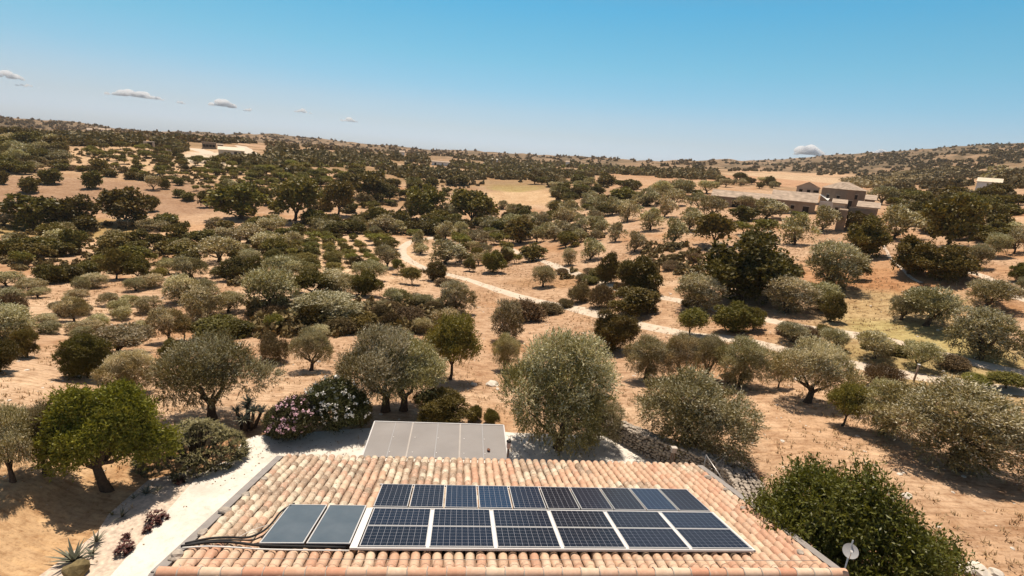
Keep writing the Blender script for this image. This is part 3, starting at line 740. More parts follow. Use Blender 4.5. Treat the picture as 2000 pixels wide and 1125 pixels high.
def inpoly(x, y, P):
    c = False; n = len(P)
    for i in range(n):
        x1, y1 = P[i]; x2, y2 = P[(i+1) % n]
        if (y1 > y) != (y2 > y) and x < (x2-x1)*(y-y1)/(y2-y1)+x1: c = not c
    return c
ZT = []
HOLES = [[(598,462),(770,462),(775,545),(596,545)], [(0,350),(75,335),(230,335),(400,400),(360,415),(250,405),(120,405),(0,392)], [(175,452),(420,450),(420,475),(175,480)],
         [(945,345),(1075,365),(1078,410),(990,402),(945,378)], [(1170,338),(1280,345),(1330,370),(1250,368),(1180,350)], [(1400,335),(1560,335),(1640,355),(1600,370),(1420,352)],
         [(1385,372),(1720,360),(1720,450),(1640,450),(1385,412)], [(360,280),(520,280),(530,312),(360,312)], [(1900,425),(2000,428),(2000,450),(1900,450)],
         [(1895,350),(1955,350),(1955,378),(1895,378)], [(1500,340),(1680,345),(1700,362),(1560,362)], [(1650,560),(1760,590),(1760,640),(1900,680),(1990,720),(1850,690),(1700,640)], [(838,305),(880,305),(880,330),(838,330)], [(275,272),(300,272),(300,290),(275,290)]]
def ordn(i): return ORDW[i] if i < len(ORDW) else f"{i+1}{'th' if 10 < (i+1) % 100 < 14 else {1: 'st', 2: 'nd', 3: 'rd'}.get((i+1) % 10, 'th')}"
ORDW = ['first', 'second', 'third', 'fourth', 'fifth', 'sixth', 'seventh', 'eighth', 'ninth', 'tenth', 'eleventh', 'twelfth']
PLUR = {'olive': 'grey olive', 'carob': 'dark round tree', 'almond': 'pale green tree', 'bush': 'brownish shrub', 'green_bush': 'dark green bush'}
def relabel(made, zone):
    if not made: return
    ds = sorted(math.hypot(h[0], h[1]) for _, h, _, _ in made); ws = sorted(w for _, _, w, _ in made); n = len(made); sets = {}
    for o, h, w_, k in made:
        d = math.hypot(h[0], h[1]); dp = 'front of' if n < 6 or d <= ds[n//3] else 'middle of' if d <= ds[2*n//3] else 'back of'
        if n < 6: dp = 'in'
        sz = 'small' if w_ <= ws[n//2] else 'large'
        sets.setdefault((k, dp, sz), []).append((math.atan2(h[0], h[1]), o))
    for (k, dp, sz), L_ in sets.items():
        L_.sort(key=lambda q: q[0])
        for i, (_, o) in enumerate(L_): o['label'] = f'{ordn(i)} {sz} {PLUR[k]} from left, {dp} {zone}' if len(L_) > 1 else f'lone {sz} {PLUR[k]}, {dp} {zone}'
def scatter(poly, n, kinds, wr, asp, label, group, minsep=.55, holes=True, seed=1):
    made = []
    rr = random.Random(seed); xs = [p[0] for p in poly]; ys = [p[1] for p in poly]; c = 0; t = 0
    while c < n and t < n*14:
        t += 1; x = rr.uniform(min(xs), max(xs)); y = rr.uniform(min(ys), max(ys))
        if not inpoly(x, y, poly) or (holes and any(inpoly(x, y, q) for q in HOLES)): continue
        h = hit(x, y)
        if h is None: continue
        k = rr.choice(kinds); kk = 'olivelow' if k == 'olive' and rr.random() < .65 else k; wpx = rr.uniform(*wr)*.86; wm = wpx*h[3]/F
        if any(abs(a-h[0]) < (r+wm/2)*minsep and (a-h[0])**2+(b-h[1])**2 < ((r+wm/2)*minsep)**2 for a, b, r in TREES): continue
        made.append((put(kk, h, wm, wm*min(1.1, rr.uniform(*asp)*1.14), 'tree', group), h, wm, k)); c += 1
    relabel(made, label['zone'] if isinstance(label, dict) else label)
def lab(z, extra=''):
    return {'zone': z, 'olive': 'grey olive tree '+z, 'carob': 'dark green round tree '+z, 'almond': 'pale yellow green tree '+z, 'bush': 'brownish low shrub '+z, 'green_bush': 'dark green bush '+z}
# small pruned olives of the left orchard
scatter([(0,545),(330,560),(500,585),(500,640),(300,640),(120,668),(0,600)], 26, ['olive'], (30,46), (.62,.85), 'left pruned orchard', 'small pruned olives in the left orchard', .95, seed=3)
scatter([(0,600),(180,640),(300,660),(300,690),(100,680),(0,640)], 5, ['olive'], (36,52), (.62,.85), 'left orchard foreground', 'small pruned olives in the left orchard', 1, seed=4)
# valley belt
scatter([(0,440),(430,435),(780,440),(780,470),(600,465),(560,520),(440,545),(300,520),(0,510)], 64, ['carob','olive','carob','green_bush','olive'], (28,52), (.6,.85), lab('left valley tree belt'), 'trees of the valley belt', .62, seed=5)
scatter([(560,428),(1000,428),(1000,470),(780,462),(560,455)], 34, ['carob','olive','green_bush'], (24,46), (.65,.95), lab('belt above the orchard rows'), 'trees above the orchard rows', .62, seed=6)
# orchard rows (straight lines of round citrus like trees)
for ri, (a, b, n, wp) in enumerate([((612,462),(602,540),11,26), ((636,462),(654,536),11,26), ((662,470),(690,522),7,22), ((690,470),(728,520),6,19), ((585,468),(560,525),7,24), ((716,462),(740,486),4,20), ((742,462),(765,486),4,20)]):
    for i in range(n):
        t = i/(n-1); x = a[0]*(1-t)+b[0]*t+random.uniform(-2, 2); y = a[1]*(1-t)+b[1]*t; h = hit(x, y)
        s = wp*(.75+.5*t)*random.uniform(.85, 1.15)*h[3]/F
        put('almond' if i % 3 else 'carob', h, s, s*random.uniform(.8, 1.05), f"{['second', 'third', 'fourth', 'fifth', 'leftmost', 'sixth', 'rightmost'][ri]} orchard row, round green tree {ordn(n-1-i)} from the front", 'trees of the straight orchard rows')
scatter([(790,455),(1010,440),(1010,540),(930,535),(830,510)], 34, ['olive','almond','carob','olive'], (18,34), (.8,1.1), lab('grove inside the track bend'), 'trees in the grove by the track bend', .72, seed=8)
scatter([(1010,430),(1170,430),(1170,480),(1120,500),(1010,470)], 22, ['olive','carob'], (24,38), (.8,1.05), lab('group beside the terrace slope'), 'trees beside the terrace slope', .7, seed=9)
scatter([(430,600),(520,570),(860,590),(860,660),(500,660)], 18, ['bush','olive','bush'], (18,40), (.55,.8), lab('central field'), 'scattered shrubs central field', .8, seed=10)
# slopes above the valley
scatter([(560,360),(960,360),(960,425),(560,415)], 48, ['carob','green_bush','bush','carob'], (16,34), (.6,.9), lab('terraced slope'), 'shrubs and trees on the terraced slope', .55, seed=11)
scatter([(930,350),(1200,352),(1390,378),(1300,400),(1170,430),(1000,440),(960,400)], 72, ['carob','olive','green_bush','carob'], (16,32), (.65,.9), lab('slope below the barn'), 'trees between the pale mound and the barn', .6, seed=12)
scatter([(0,270),(115,285),(120,330),(75,345),(0,345)], 60, ['carob','carob','olive'], (22,44), (.6,.85), lab('far left wood'), 'dense wood on the far left', .45, seed=13)
scatter([(110,325),(240,335),(330,362),(230,350),(100,345)], 12, ['green_bush','bush'], (14,24), (.5,.7), lab('bare field hedge'), 'hedge above the bare field', .6, seed=14)
scatter([(130,288),(360,290),(480,320),(560,370),(480,400),(380,375),(230,330)], 130, ['almond','almond','almond','almond','green_bush'], (10,19), (.75,1.0), lab('left hill orchard'), 'dotted orchard on the left hillside', .95, seed=15)
scatter([(280,300),(480,305),(500,345),(330,335)], 15, ['carob','green_bush'], (12,22), (.6,.85), lab('white farm garden'), 'trees white farm garden', .7, seed=16)
scatter([(480,330),(760,335),(760,362),(560,372),(480,360)], 70, ['almond','almond','carob','almond'], (13,26), (.65,.9), lab('middle hill grove'), 'yellow green grove on the middle hill', .6, seed=17)
scatter([(480,350),(580,370),(560,430),(420,425),(400,400)], 9, ['carob','green_bush','olive'], (18,36), (.6,.9), lab('corner right of the bare field'), 'trees corner right of the bare field', .7, seed=18)
scatter([(1400,350),(1560,355),(1560,372),(1400,368)], 22, ['olive','carob'], (12,24), (.6,.9), lab('group behind the long barn'), 'trees group behind the long barn', .6, seed=19)
scatter([(1720,385),(1900,375),(2000,385),(2000,420),(1890,425),(1760,430)], 60, ['carob','green_bush','carob'], (20,40), (.5,.75), lab('slope under the white house'), 'dark slope under the white house', .5, seed=20)
scatter([(1690,400),(1900,425),(1990,450),(1990,490),(1880,470),(1780,455)], 26, ['carob','olive','green_bush'], (28,50), (.55,.8), lab('group round the pine'), 'trees around the great dark tree', .7, seed=21)
scatter([(1060,520),(1190,540),(1300,575),(1500,640),(1700,660),(1850,700),(1700,690),(1500,650),(1250,600)], 24, ['bush','green_bush'], (18,36), (.45,.7), lab('bank between the tracks'), 'shrubs between the two tracks', .6, seed=22)
scatter([(1280,470),(1380,500),(1350,540),(1270,520)], 8, ['bush'], (18,34), (.45,.7), 'reddish bank', 'shrubs on the reddish bank', .7, seed=23)

# far scrub and woods that nobody could count: many small trees in one mesh, one object per wooded tract
def tract(name, label, n, areas, mat, seed, size=(2.2, 5.5), leaf=.55, thr=.46):
    g = np.random.default_rng(seed); VV = []; SS = []
    pts = []; rr = random.Random(seed); t = 0
    while len(pts) < n and t < n*6:
        t += 1; P = rr.choice(areas); xs = [p[0] for p in P]; ys = [p[1] for p in P]
        x = rr.uniform(min(xs), max(xs)); y = rr.uniform(min(ys), max(ys))
        if not inpoly(x, y, P) or any(inpoly(x, y, q) for q in HOLES): continue
        h = hit(x, y)
        if h is None: continue
        if fbm(h[0]/38, h[1]/38, 61)+rr.uniform(-.12, .12) < thr: continue
        pts.append(h)
    for h in pts:
        d = h[3]; s = rr.uniform(*size)*(1+d/3500); m = int(np.clip(26000/d, 22, 110))
        p = g.normal(size=(m, 3)); p /= np.linalg.norm(p, axis=1)[:, None]; p[:, 2] = np.abs(p[:, 2])*.85-.05
        p *= g.uniform(.7, 1.05, (m, 1))*(1+.35*np.sin(p[:, :1]*5+d)); Pc = p*s/2*np.array([1, 1, 1.45])*.85+h[:3]
        L = leaf*s/3.2*math.sqrt(70/m)
        a = g.normal(size=(m, 3))+p*.2; a /= np.linalg.norm(a, axis=1)[:, None]; b = np.cross(a, g.normal(size=(m, 3))*.6+p); b /= np.linalg.norm(b, axis=1)[:, None]
        sc = g.uniform(.7, 1.5, (m, 1))*L
        VV.append(np.stack([Pc-a*sc, Pc-b*sc*.7, Pc+a*sc, Pc+b*sc*.7], 1).reshape(-1, 3)); SS.append(np.repeat(g.random(m)*(g.random(m) < .2), 4))
    if not VV: return
    V = np.concatenate(VV); S = np.concatenate(SS); o = link(name, crown_mesh(name, V, np.arange(len(V)).reshape(-1, 4), S, MAT[mat])); tag(o, label, 'woodland', kind='stuff')
tract('distant_wood', 'dark scrub covering the middle distance hills', 2600, [[(0,262),(500,275),(800,300),(1250,330),(1400,335),(1400,352),(1100,352),(900,352),(500,330),(300,285),(110,285),(0,290)]], 'scrub', 31)
tract('distant_green_wood', 'greener trees mixed into the middle distance hills', 1300, [[(480,290),(900,305),(1400,328),(1400,350),(950,352),(560,345),(480,325)], [(0,262),(480,278),(480,288),(0,285)]], 'carob', 32)
tract('distant_yellow_grove', 'pale yellow green groves on the middle hills', 1500, [[(500,300),(760,318),(880,340),(700,345),(500,335)], [(780,325),(1100,322),(1350,335),(1100,345),(850,345)]], 'almond', 33, (1.8, 3.6))
tract('ridge_scrub', 'scrub along the far left ridge', 1300, [[(0,222),(150,232),(320,252),(700,270),(980,290),(1400,312),(1400,325),(1000,310),(700,300),(300,275),(0,264)]], 'scrub', 34, (2.5, 5.5))
tract('far_hill_scrub', 'scrub dotting the far right hill', 1500, [[(1400,306),(1480,306),(1700,288),(2000,276),(2000,370),(1880,365),(1720,372),(1640,345),(1420,335)]], 'scrub', 35, (2.0, 5), thr=.47)
tract('slope_scrub', 'low scrub on the dark slopes above the valley', 420, [[(560,345),(960,345),(960,425),(560,415)], [(960,348),(1390,372),(1180,430),(980,440)], [(1720,375),(2000,372),(2000,420),(1760,430)]], 'scrub', 36, (1.0, 2.6))
tract('undergrowth', 'low dry brown scrub between the trees of the valley and banks', 1500, [[(0,440),(560,440),(590,520),(500,560),(300,545),(0,530)], [(560,430),(1180,430),(1180,470),(790,460),(590,458)], [(1050,515),(1200,535),(1330,575),(1500,620),(1900,700),(1900,725),(1480,655),(1200,600),(1060,560)], [(1250,470),(1400,490),(1520,520),(1700,560),(1640,600),(1400,560),(1260,530)], [(480,590),(880,590),(880,650),(500,660)], [(130,290),(500,300),(560,370),(400,365),(160,325)]], 'scrub', 37, (.5, 1.9), thr=.43)
# olive plantation in ranks on the far hill
def ranks(name, label, quad, nu, nv, seed, size):
    g = np.random.default_rng(seed); VV = []; SS = []
    c = [hit(*q) for q in quad]
    for i in range(nu):
        for j in range(nv):
            u = (i+.5+g.uniform(-.12, .12))/nu; v = (j+.5+g.uniform(-.12, .12))/nv
            p = (c[0][:2]*(1-u)+c[1][:2]*u)*(1-v)+(c[3][:2]*(1-u)+c[2][:2]*u)*v
            if fbm(p[0]/60, p[1]/60, 5) < .42: continue
            s = g.uniform(*size); m = 26; q = g.normal(size=(m, 3)); q /= np.linalg.norm(q, axis=1)[:, None]; q[:, 2] = abs(q[:, 2])
            Pc = q*s/2*g.uniform(.6, 1, (m, 1))+np.array([p[0], p[1], gz(*p)]); a = g.normal(size=(m, 3)); a /= np.linalg.norm(a, axis=1)[:, None]; b = np.cross(a, q); sc = s*.17
            VV.append(np.stack([Pc-a*sc, Pc-b*sc, Pc+a*sc, Pc+b*sc], 1).reshape(-1, 3)); SS.append(np.zeros(m*4))
    V = np.concatenate(VV); o = link(name, crown_mesh(name, V, np.arange(len(V)).reshape(-1, 4), np.concatenate(SS), MAT['olive'])); tag(o, label, 'woodland', kind='stuff')
ranks('hill_plantation', 'ranks of small olives on the far right hillside', [(1690,368),(1890,335),(1850,322),(1640,352)], 34, 22, 3, (3.5, 5.5))
ranks('hill_plantation', 'ranks of small olives near the right edge of the far hillside', [(1915,350),(2040,352),(2040,328),(1930,328)], 18, 14, 4, (3.5, 5.5))

# ------------------------------------------------------------------ the tiled house
YAW = R(5.75); SL = R(14.49); HO = np.array([-3.313, 10.768, 0.0]); ZP = 4.542
cS, sS = math.cos(SL), math.sin(SL)
def L(u, v, off=0): return np.array([u, v*cS+off*sS, ZP-v*sS+off*cS])        # on the far slope, in the house's own axes
cy_w, sy_w = math.cos(YAW), math.sin(YAW)
def Wd(p): return np.array([HO[0]+p[0]*cy_w-p[1]*sy_w, HO[1]+p[0]*sy_w+p[1]*cy_w, p[2]])
def tile_mat():
    m, t, b = newmat('clay_tile'); at = node(t, 'ShaderNodeAttribute', attribute_name='clay'); ag = node(t, 'ShaderNodeAttribute', attribute_name='age'); tcn = node(t, 'ShaderNodeTexCoord'); ob = tcn.outputs['Object']
    f1 = noise(t, ob, 5.5, 6, .65); f2 = noise(t, ob, 14, 6, .7); f3 = noise(t, ob, 2.0, 4, .6)
    c = mix(t, 'MULTIPLY', .7, at.outputs['Color'], ramp(t, f1, [(.3, (.78, .74, .70)), (.55, (1.03, 1.03, 1.03)), (.75, (1.14, 1.14, 1.14))]))
    li = ramp(t, f2, [(.46, (0, 0, 0)), (.60, (1, 1, 1))]); l2 = ramp(t, f1, [(.42, (0, 0, 0)), (.62, (1, 1, 1))])
    c = mix(t, 'MIX', mix(t, 'MULTIPLY', 1.0, mix(t, 'MULTIPLY', 1.0, li, l2), ag.outputs['Fac']), c, (.20, .15, .105))
    l3 = ramp(t, f2, [(.36, (1, 1, 1)), (.45, (0, 0, 0))])
    c = mix(t, 'MIX', mix(t, 'MULTIPLY', 1.0, l3, ag.outputs['Fac']), c, (.66, .58, .46))
    t.links.new(c, b.inputs['Base Color']); b.inputs['Roughness'].default_value = .85; b.inputs['Specular IOR Level'].default_value = .2
    bump(t, f2, .35, .02, b); return m
MAT['tile'] = tile_mat()
MAT['mortar'] = plain('mortar', (.50, .44, .37), .95, var=.35, scale=8, spec=.1)
MAT['stone'] = plain('limestone', (.40, .345, .285), .95, var=.5, scale=5, spec=.1)
MAT['render'] = plain('wall_plaster', (.55, .47, .38), .9, var=.12, scale=2)
MAT['grey'] = plain('grey_coping', (.27, .245, .225), .85, var=.15, scale=3)
MAT['metal'] = plain('galvanised', (.45, .43, .41), .4, .8, var=.1, scale=8)
MAT['alu'] = plain('aluminium', (.60, .58, .555), .45, .15, var=.04, scale=8)
MAT['white'] = plain('white_paint', (.72, .69, .64), .6, var=.05, scale=3)
MAT['black'] = plain('black_rubber', (.018, .016, .015), .6, var=.2, scale=8)
MAT['wood'] = plain('weathered_wood', (.26, .18, .125), .9, var=.35, scale=12, spec=.1)
house = empty('house', (HO[0], HO[1], 0), YAW)
tag(house, 'tiled farmhouse roof carrying the solar panels in the foreground', 'house')
U0, U1 = -4.1, 12.12; V0, V1 = -.88, 6.9; OFF = -.235
CLAY = [(.64, .46, .32), (.60, .39, .26), (.57, .325, .215), (.66, .51, .37), (.54, .32, .21), (.62, .44, .30)]
OLDC = [(.56, .44, .32), (.46, .33, .23), (.64, .53, .39), (.36, .26, .185), (.52, .37, .26), (.68, .59, .45), (.56, .36, .25)]
def tiles(name, far):
    g = random.Random(5 if far else 6); V = []; Fq = []; CL = []; AG = []
    ncol = 60; pitch = (U1-U0)/ncol; step = .365; nrow = int((V1-V0)/step)+1; seg = 7
    for cidx in range(ncol):
        uc = U0+(cidx+.5)*pitch; colc = g.random(); cof = g.uniform(-.1, .1); cu = g.uniform(-.012, .012)
        oldcol = fbm(cidx*.23, 3.3, 12) > .5
        for r in range(nrow+1):
            va = V0+(r-.35)*step+cof; vb = va+step*1.22
            if va < V0+.02: va = V0+.02
            if vb > V1+.08: vb = V1+.08
            if vb-va < .1: continue
            old = (fbm(uc*.35+7, va*.5, 33) + (.22 if uc < 3 and va > 1.2 else 0)+(.08 if va > 3 else 0)-(.35 if va < .15 else 0)+(.12 if oldcol else -.06)) > .56
            base = np.array(g.choice(OLDC if old else CLAY))*(.92+.2*g.random())
            if not old: base = base*.55+np.array(CLAY[int(colc*6) % 6])*.45
            age = g.uniform(.6, 1) if old else g.uniform(.1, .5)
            r0, r1 = .104, .119; ju = g.uniform(-.012, .012)+cu; jt = g.uniform(-.02, .02); sink = .018
            o = len(V)
            for (vv, rad, lift, du) in ((va, r0, 0, ju), ((va+vb)/2, (r0+r1)/2, .012, ju+jt/2), (vb, r1, .03+sink*g.random(), ju+jt), (vb, r1-.016, .012, ju+jt), (vb-.12, r0-.02, 0, ju+jt)):
                for k in range(seg):
                    th = math.pi*k/(seg-1); x = uc+du-math.cos(th)*rad; h = math.sin(th)*rad*.9+lift-.01
                    p = L(x, vv, OFF+h)
                    if not far: p = np.array([p[0], 2*YR-p[1], p[2]])
                    V.append(p); CL.append(base); AG.append(age)
            for a_ in range(4):
                for k in range(seg-1):
                    q = (o+a_*seg+k, o+a_*seg+k+1, o+(a_+1)*seg+k+1, o+(a_+1)*seg+k)
                    Fq.append(q if far else q[::-1])
        # pan tiles: one concave channel between two covers, darkened to paint the gap shade
        if cidx < ncol-1:
            un = uc+pitch/2; o = len(V); n = 12; base = np.array((.24, .15, .10))
            for i in range(n+1):
                vv = V0+(V1-V0)*i/n
                for k in range(4):
                    x = un+(-1.5+k)*.05; h = .0 if k in (0, 3) else -.045
                    p = L(x, vv, OFF+h)
                    if not far: p = np.array([p[0], 2*YR-p[1], p[2]])
                    V.append(p); CL.append(base); AG.append(.6)
            for i in range(n):
                for k in range(3):
                    q = (o+i*4+k, o+i*4+k+1, o+(i+1)*4+k+1, o+(i+1)*4+k); Fq.append(q if not far else q)
    me = mesh_np(name, np.array(V), np.array(Fq), MAT['tile']); set_col(me, 'clay', np.array(CL))
    at = me.attributes.new('age', 'FLOAT', 'POINT'); at.data.foreach_set('value', np.array(AG, np.float32))
    sm = np.ones(len(me.polygons), bool); me.polygons.foreach_set('use_smooth', sm)
    return link(name, me, house)
YR = L(0, V0-.06, OFF)[1]
tiles('roof_slope', True); tiles('roof_slope', False)
# ridge tiles with mortar rings
g = random.Random(9); V = []; Fq = []; CL = []; AG = []; mr_ = MB(); seg = 9; x = U0-.12; zr = L(0, V0-.1, OFF)[2]+.03
while x < U1+.1:
    ln = .46; o = len(V); base = np.array(g.choice([(.66, .40, .27), (.60, .31, .20), (.68, .45, .32), (.62, .35, .23), (.70, .52, .38)]))
    jz = g.uniform(-.008, .008)
    for xx, rad in ((x, .128), (x+ln+.02, .112)):
        for k in range(seg):
            th = math.pi*k/(seg-1); V.append((xx, YR-math.cos(th)*rad, zr+jz+math.sin(th)*rad*.95)); CL.append(base); AG.append(g.uniform(.05, .35))
    for k in range(seg-1): Fq.append((o+k, o+k+1, o+seg+k+1, o+seg+k)[::-1])
    pts = [(x+.01+g.uniform(-.01, .01), YR-math.cos(math.pi*k/8)*.130, zr+math.sin(math.pi*k/8)*.125) for k in range(9)]
    mr_.tube(pts, [.012*g.uniform(.7, 1.6) for _ in pts], 5, cap=False); x += ln
o = len(V); V += list(mr_.v); CL += [np.array((.50, .44, .37))]*len(mr_.v); AG += [.2]*len(mr_.v); Fq += [tuple(i+o for i in f) for f in mr_.f]
me = mesh_np('ridge_tile', np.array(V), np.array(Fq), MAT['tile'], smooth=True); set_col(me, 'clay', np.array(CL)); at = me.attributes.new('age', 'FLOAT', 'POINT'); at.data.foreach_set('value', np.array(AG, np.float32))
link('ridge', me, house)
mb = MB()      # gable ended wall block under the tiles
yf = L(0, V1-.15, OFF)[1]; yn = 2*YR-yf; ze = L(0, V1-.15, OFF)[2]-.05
poly = [(yn, -.2), (yf, -.2), (yf, ze), (YR, zr-.09), (yn, ze)]
vs = [(U0+.02, y, z) for y, z in poly]+[(U1-.02, y, z) for y, z in poly]
mb.add(vs, [(0, 1, 2, 3, 4), (9, 8, 7, 6, 5)]+[(i, i+5, (i+1) % 5+5, (i+1) % 5) for i in range(5)])
mb.build('wall', MAT['render'], house)
for sgn, ue in ((-1, U0-.15), (1, U1+.16)):       # flat grey coping along both gables
    for far in (True, False):
        mb = MB(); a = L(ue, V0-.05, OFF+.02); b = L(ue, V1+.05, OFF+.02)
        if not far: a = np.array([a[0], 2*YR-a[1], a[2]]); b = np.array([b[0], 2*YR-b[1], b[2]])
        c = (a+b)/2; ey = (b-a)/np.linalg.norm(b-a); ex = np.array([1., 0, 0]); ez = np.cross(ex, ey); mb.box(c-ez*.05*(1 if ez[2] > 0 else -1), (.24, np.linalg.norm(b-a), .16), ex=ex, ey=ey, ez=ez)
        mb.build('gable_coping', MAT['grey'], house)
    mb = MB(); mb.box((ue, YR, 1.2), (.2, (yf-YR)*2-.1, 2.6)); mb.build('gable_wall', MAT['render'], house)
mb = MB(); g = random.Random(4)       # mortar lumps and small stones closing the tile ends at the eave
for i in range(60):
    u_ = U0+(i+.5)*(U1-U0)/60
    if g.random() < .8: rock(mb, L(u_+g.uniform(-.03, .03), V1+.08, OFF+.06+g.uniform(-.02, .02)), g.uniform(.06, .10), i+3, .75, lo=True)
mb.build('eave_mortar', MAT['mortar'], house)
def stone_top(px, py, off, r, label, group=None, seed=1):
    d = ray(px, py); n_ = np.cross([cy_w, sy_w, 0], [-sy_w*cS, cy_w*cS, -sS]); o_ = HO+np.array([0, 0, ZP])+n_*off
    k = ((o_-np.array([0, 0, CAMZ]))@n_)/(d@n_); p = np.array([0, 0, CAMZ])+d*k
    mb = MB(); rock(mb, (0, 0, 0), r, seed, .6); o = mb.build('stone', MAT['stone']); o.location = tuple(p); tag(o, label, 'stone', group)
for i, (x, y, r, lb) in enumerate([(344, 1084, .15, 'pale round stone on the left gable edge, nearest the ridge'), (396, 1040, .12, 'stone lying beside the black hoses on the left gable edge'), (439, 997, .15, 'largest grey stone halfway up the left gable edge'),
        (480, 966, .10, 'grey stone on the left gable edge above the largest one'), (517, 934, .09, 'small stone on the left gable edge near the eave'), (1383, 932, .13, 'grey stone on the right gable edge near the eave'), (1451, 992, .09, 'brown stone on the right gable tiles near the middle'), (1563, 1079, .08, 'reddish pebble on the right gable tiles near the ridge'), (1418, 957, .11, 'flat pale stone on the right gable coping'), (580, 888, .10, 'stone at the left end of the eave')]):
    stone_top(x, y, -.12, r, lb, None, i+20)

# ---- solar panels
def cell_mat():
    m, t, b = newmat('solar_cells'); uv = node(t, 'ShaderNodeUVMap'); uv.uv_map = 'cells'; sp = node(t, 'ShaderNodeSeparateXYZ'); t.links.new(uv.outputs[0], sp.inputs[0]); oi = node(t, 'ShaderNodeObjectInfo')
    def line(out, period, width):
        a = node(t, 'ShaderNodeMath', operation='DIVIDE'); a.inputs[1].default_value = period; t.links.new(out, a.inputs[0])
        f = node(t, 'ShaderNodeMath', operation='FRACT'); t.links.new(a.outputs[0], f.inputs[0])
        g_ = node(t, 'ShaderNodeMath', operation='LESS_THAN'); g_.inputs[1].default_value = width/period; t.links.new(f.outputs[0], g_.inputs[0]); return g_.outputs[0]
    l1 = mix(t, 'ADD', 1.0, line(sp.outputs[0], .1605, .007), line(sp.outputs[1], .1605, .005)); l2 = line(sp.outputs[0], .0535, .0018)
    base = ramp(t, oi.outputs['Random'], [(0, (.009, .009, .016)), (.45, (.009, .010, .021)), (.85, (.010, .012, .025)), (.96, (.011, .026, .062)), (1, (.011, .026, .062))])
    tcn = node(t, 'ShaderNodeTexCoord'); f = noise(t, tcn.outputs['Object'], 9, 2); base = mix(t, 'MULTIPLY', .5, base, ramp(t, f, [(.3, (.7, .7, .7)), (.7, (1.3, 1.3, 1.3))]))
    c = mix(t, 'MIX', mix(t, 'MULTIPLY', 1.0, l2, .30), base, (.3, .3, .33)); c = mix(t, 'MIX', l1, c, (.30, .30, .33))
    t.links.new(c, b.inputs['Base Color']); b.inputs['Roughness'].default_value = .3; b.inputs['Specular IOR Level'].default_value = .15; b.inputs['Coat Weight'].default_value = .04; b.inputs['Coat Roughness'].default_value = .1; return m
MAT['cells'] = cell_mat()
def panel_parts(w, h, portrait):
    fr = MB(); t_ = .04; e_ = .021
    for (cx, cy, sx, sy) in ((0, -h/2+e_/2, w, e_), (0, h/2-e_/2, w, e_), (-w/2+e_/2, 0, e_, h-2*e_), (w/2-e_/2, 0, e_, h-2*e_)): fr.box((cx, cy, -t_/2), (sx, sy, t_))
    cm = MB(); x, y = w/2-e_, h/2-e_
    cm.add([(-x, -y, -.006), (x, -y, -.006), (x, y, -.006), (-x, y, -.006), (-x, -y, -.03), (x, -y, -.03), (x, y, -.03), (-x, y, -.03)], [(0, 1, 2, 3), (7, 6, 5, 4), (0, 4, 5, 1), (1, 5, 6, 2), (2, 6, 7, 3), (3, 7, 4, 0)])
    me = cm.mesh('cells', MAT['cells']); uvl = me.uv_layers.new(name='cells')
    for lp in me.loops: v_ = me.vertices[lp.vertex_index].co; uvl.data[lp.index].uv = ((v_.x+x)*(1 if not portrait else .97)+.003, (v_.y+y)*(1 if portrait else .925)+.003)
    return fr.mesh('frame', MAT['alu']), me
land = panel_parts(1.645, 1.085, False); port = panel_parts(.99, 1.70, True)
ORD = ['first', 'second', 'third', 'fourth', 'fifth', 'sixth', 'seventh', 'eighth', 'ninth', 'tenth']
def on_slope(o, u, v, off=0): p = Wd(L(u, v, off)); o.location = tuple(p); o.rotation_euler = (-SL, 0, YAW)
def pv(me2, u, v, label, group):
    o = empty('solar_module', (0, 0, 0)); link('frame', me2[0], o); link('cells', me2[1], o); on_slope(o, u, v); tag(o, label, 'solar panel', group)
for r, (v, nm) in enumerate(((.445, 'lowest'), (1.548, 'middle'))):
    for i in range(6): pv(land, .03+.8225+i*1.7255, v, f'landscape solar panel in the {nm} row, {ORD[i]} from the left', 'landscape solar panels')
for i in range(10): pv(port, -.02+.5+i*1.0385, 3.06, f'portrait solar panel in the top row, {ORD[i]} from the left', 'portrait solar panels')
for i in range(5):
    mb = MB(); mb.box((0, 0, -.03), (.088, 2.2, .04)); o = mb.build('mounting_rail', MAT['white']); on_slope(o, .03+1.686+i*1.7255, .97, -.01); tag(o, f'white rail between the {ORD[i]} and {ORD[i+1]} landscape panels from the left', 'rail', 'white rails between landscape panels')
for u_, w_, v_, l_, lb in ((-.10, .18, .98, 2.3, 'wide white strip between the solar collectors and the landscape panels'), (10.36, .05, .98, 2.3, 'thin white strip at the right end of the landscape panels')):
    mb = MB(); mb.box((0, 0, -.03), (w_, l_, .05)); o = mb.build('metal_strip', MAT['white']); on_slope(o, u_, v_, -.012); tag(o, lb, 'strip')
for v_, lb in ((2.15, 'long aluminium rail between the top row and the middle row'), (-.14, 'long aluminium rail under the lowest row of panels'), (3.95, 'long aluminium rail along the far edge of the portrait panels')):
    mb = MB(); mb.box((0, 0, -.03), (10.5, .06, .05)); o = mb.build('mounting_rail', MAT['alu']); on_slope(o, 5.15, v_, -.02); tag(o, lb, 'rail')
m, t, b = newmat('collector_glass'); tcn = node(t, 'ShaderNodeTexCoord'); f = noise(t, tcn.outputs['Object'], 1.2, 3)
t.links.new(ramp(t, f, [(.3, (.075, .085, .095)), (.7, (.11, .12, .13))]), b.inputs['Base Color']); b.inputs['Roughness'].default_value = .22; b.inputs['Specular IOR Level'].default_value = .6; MAT['collector'] = m
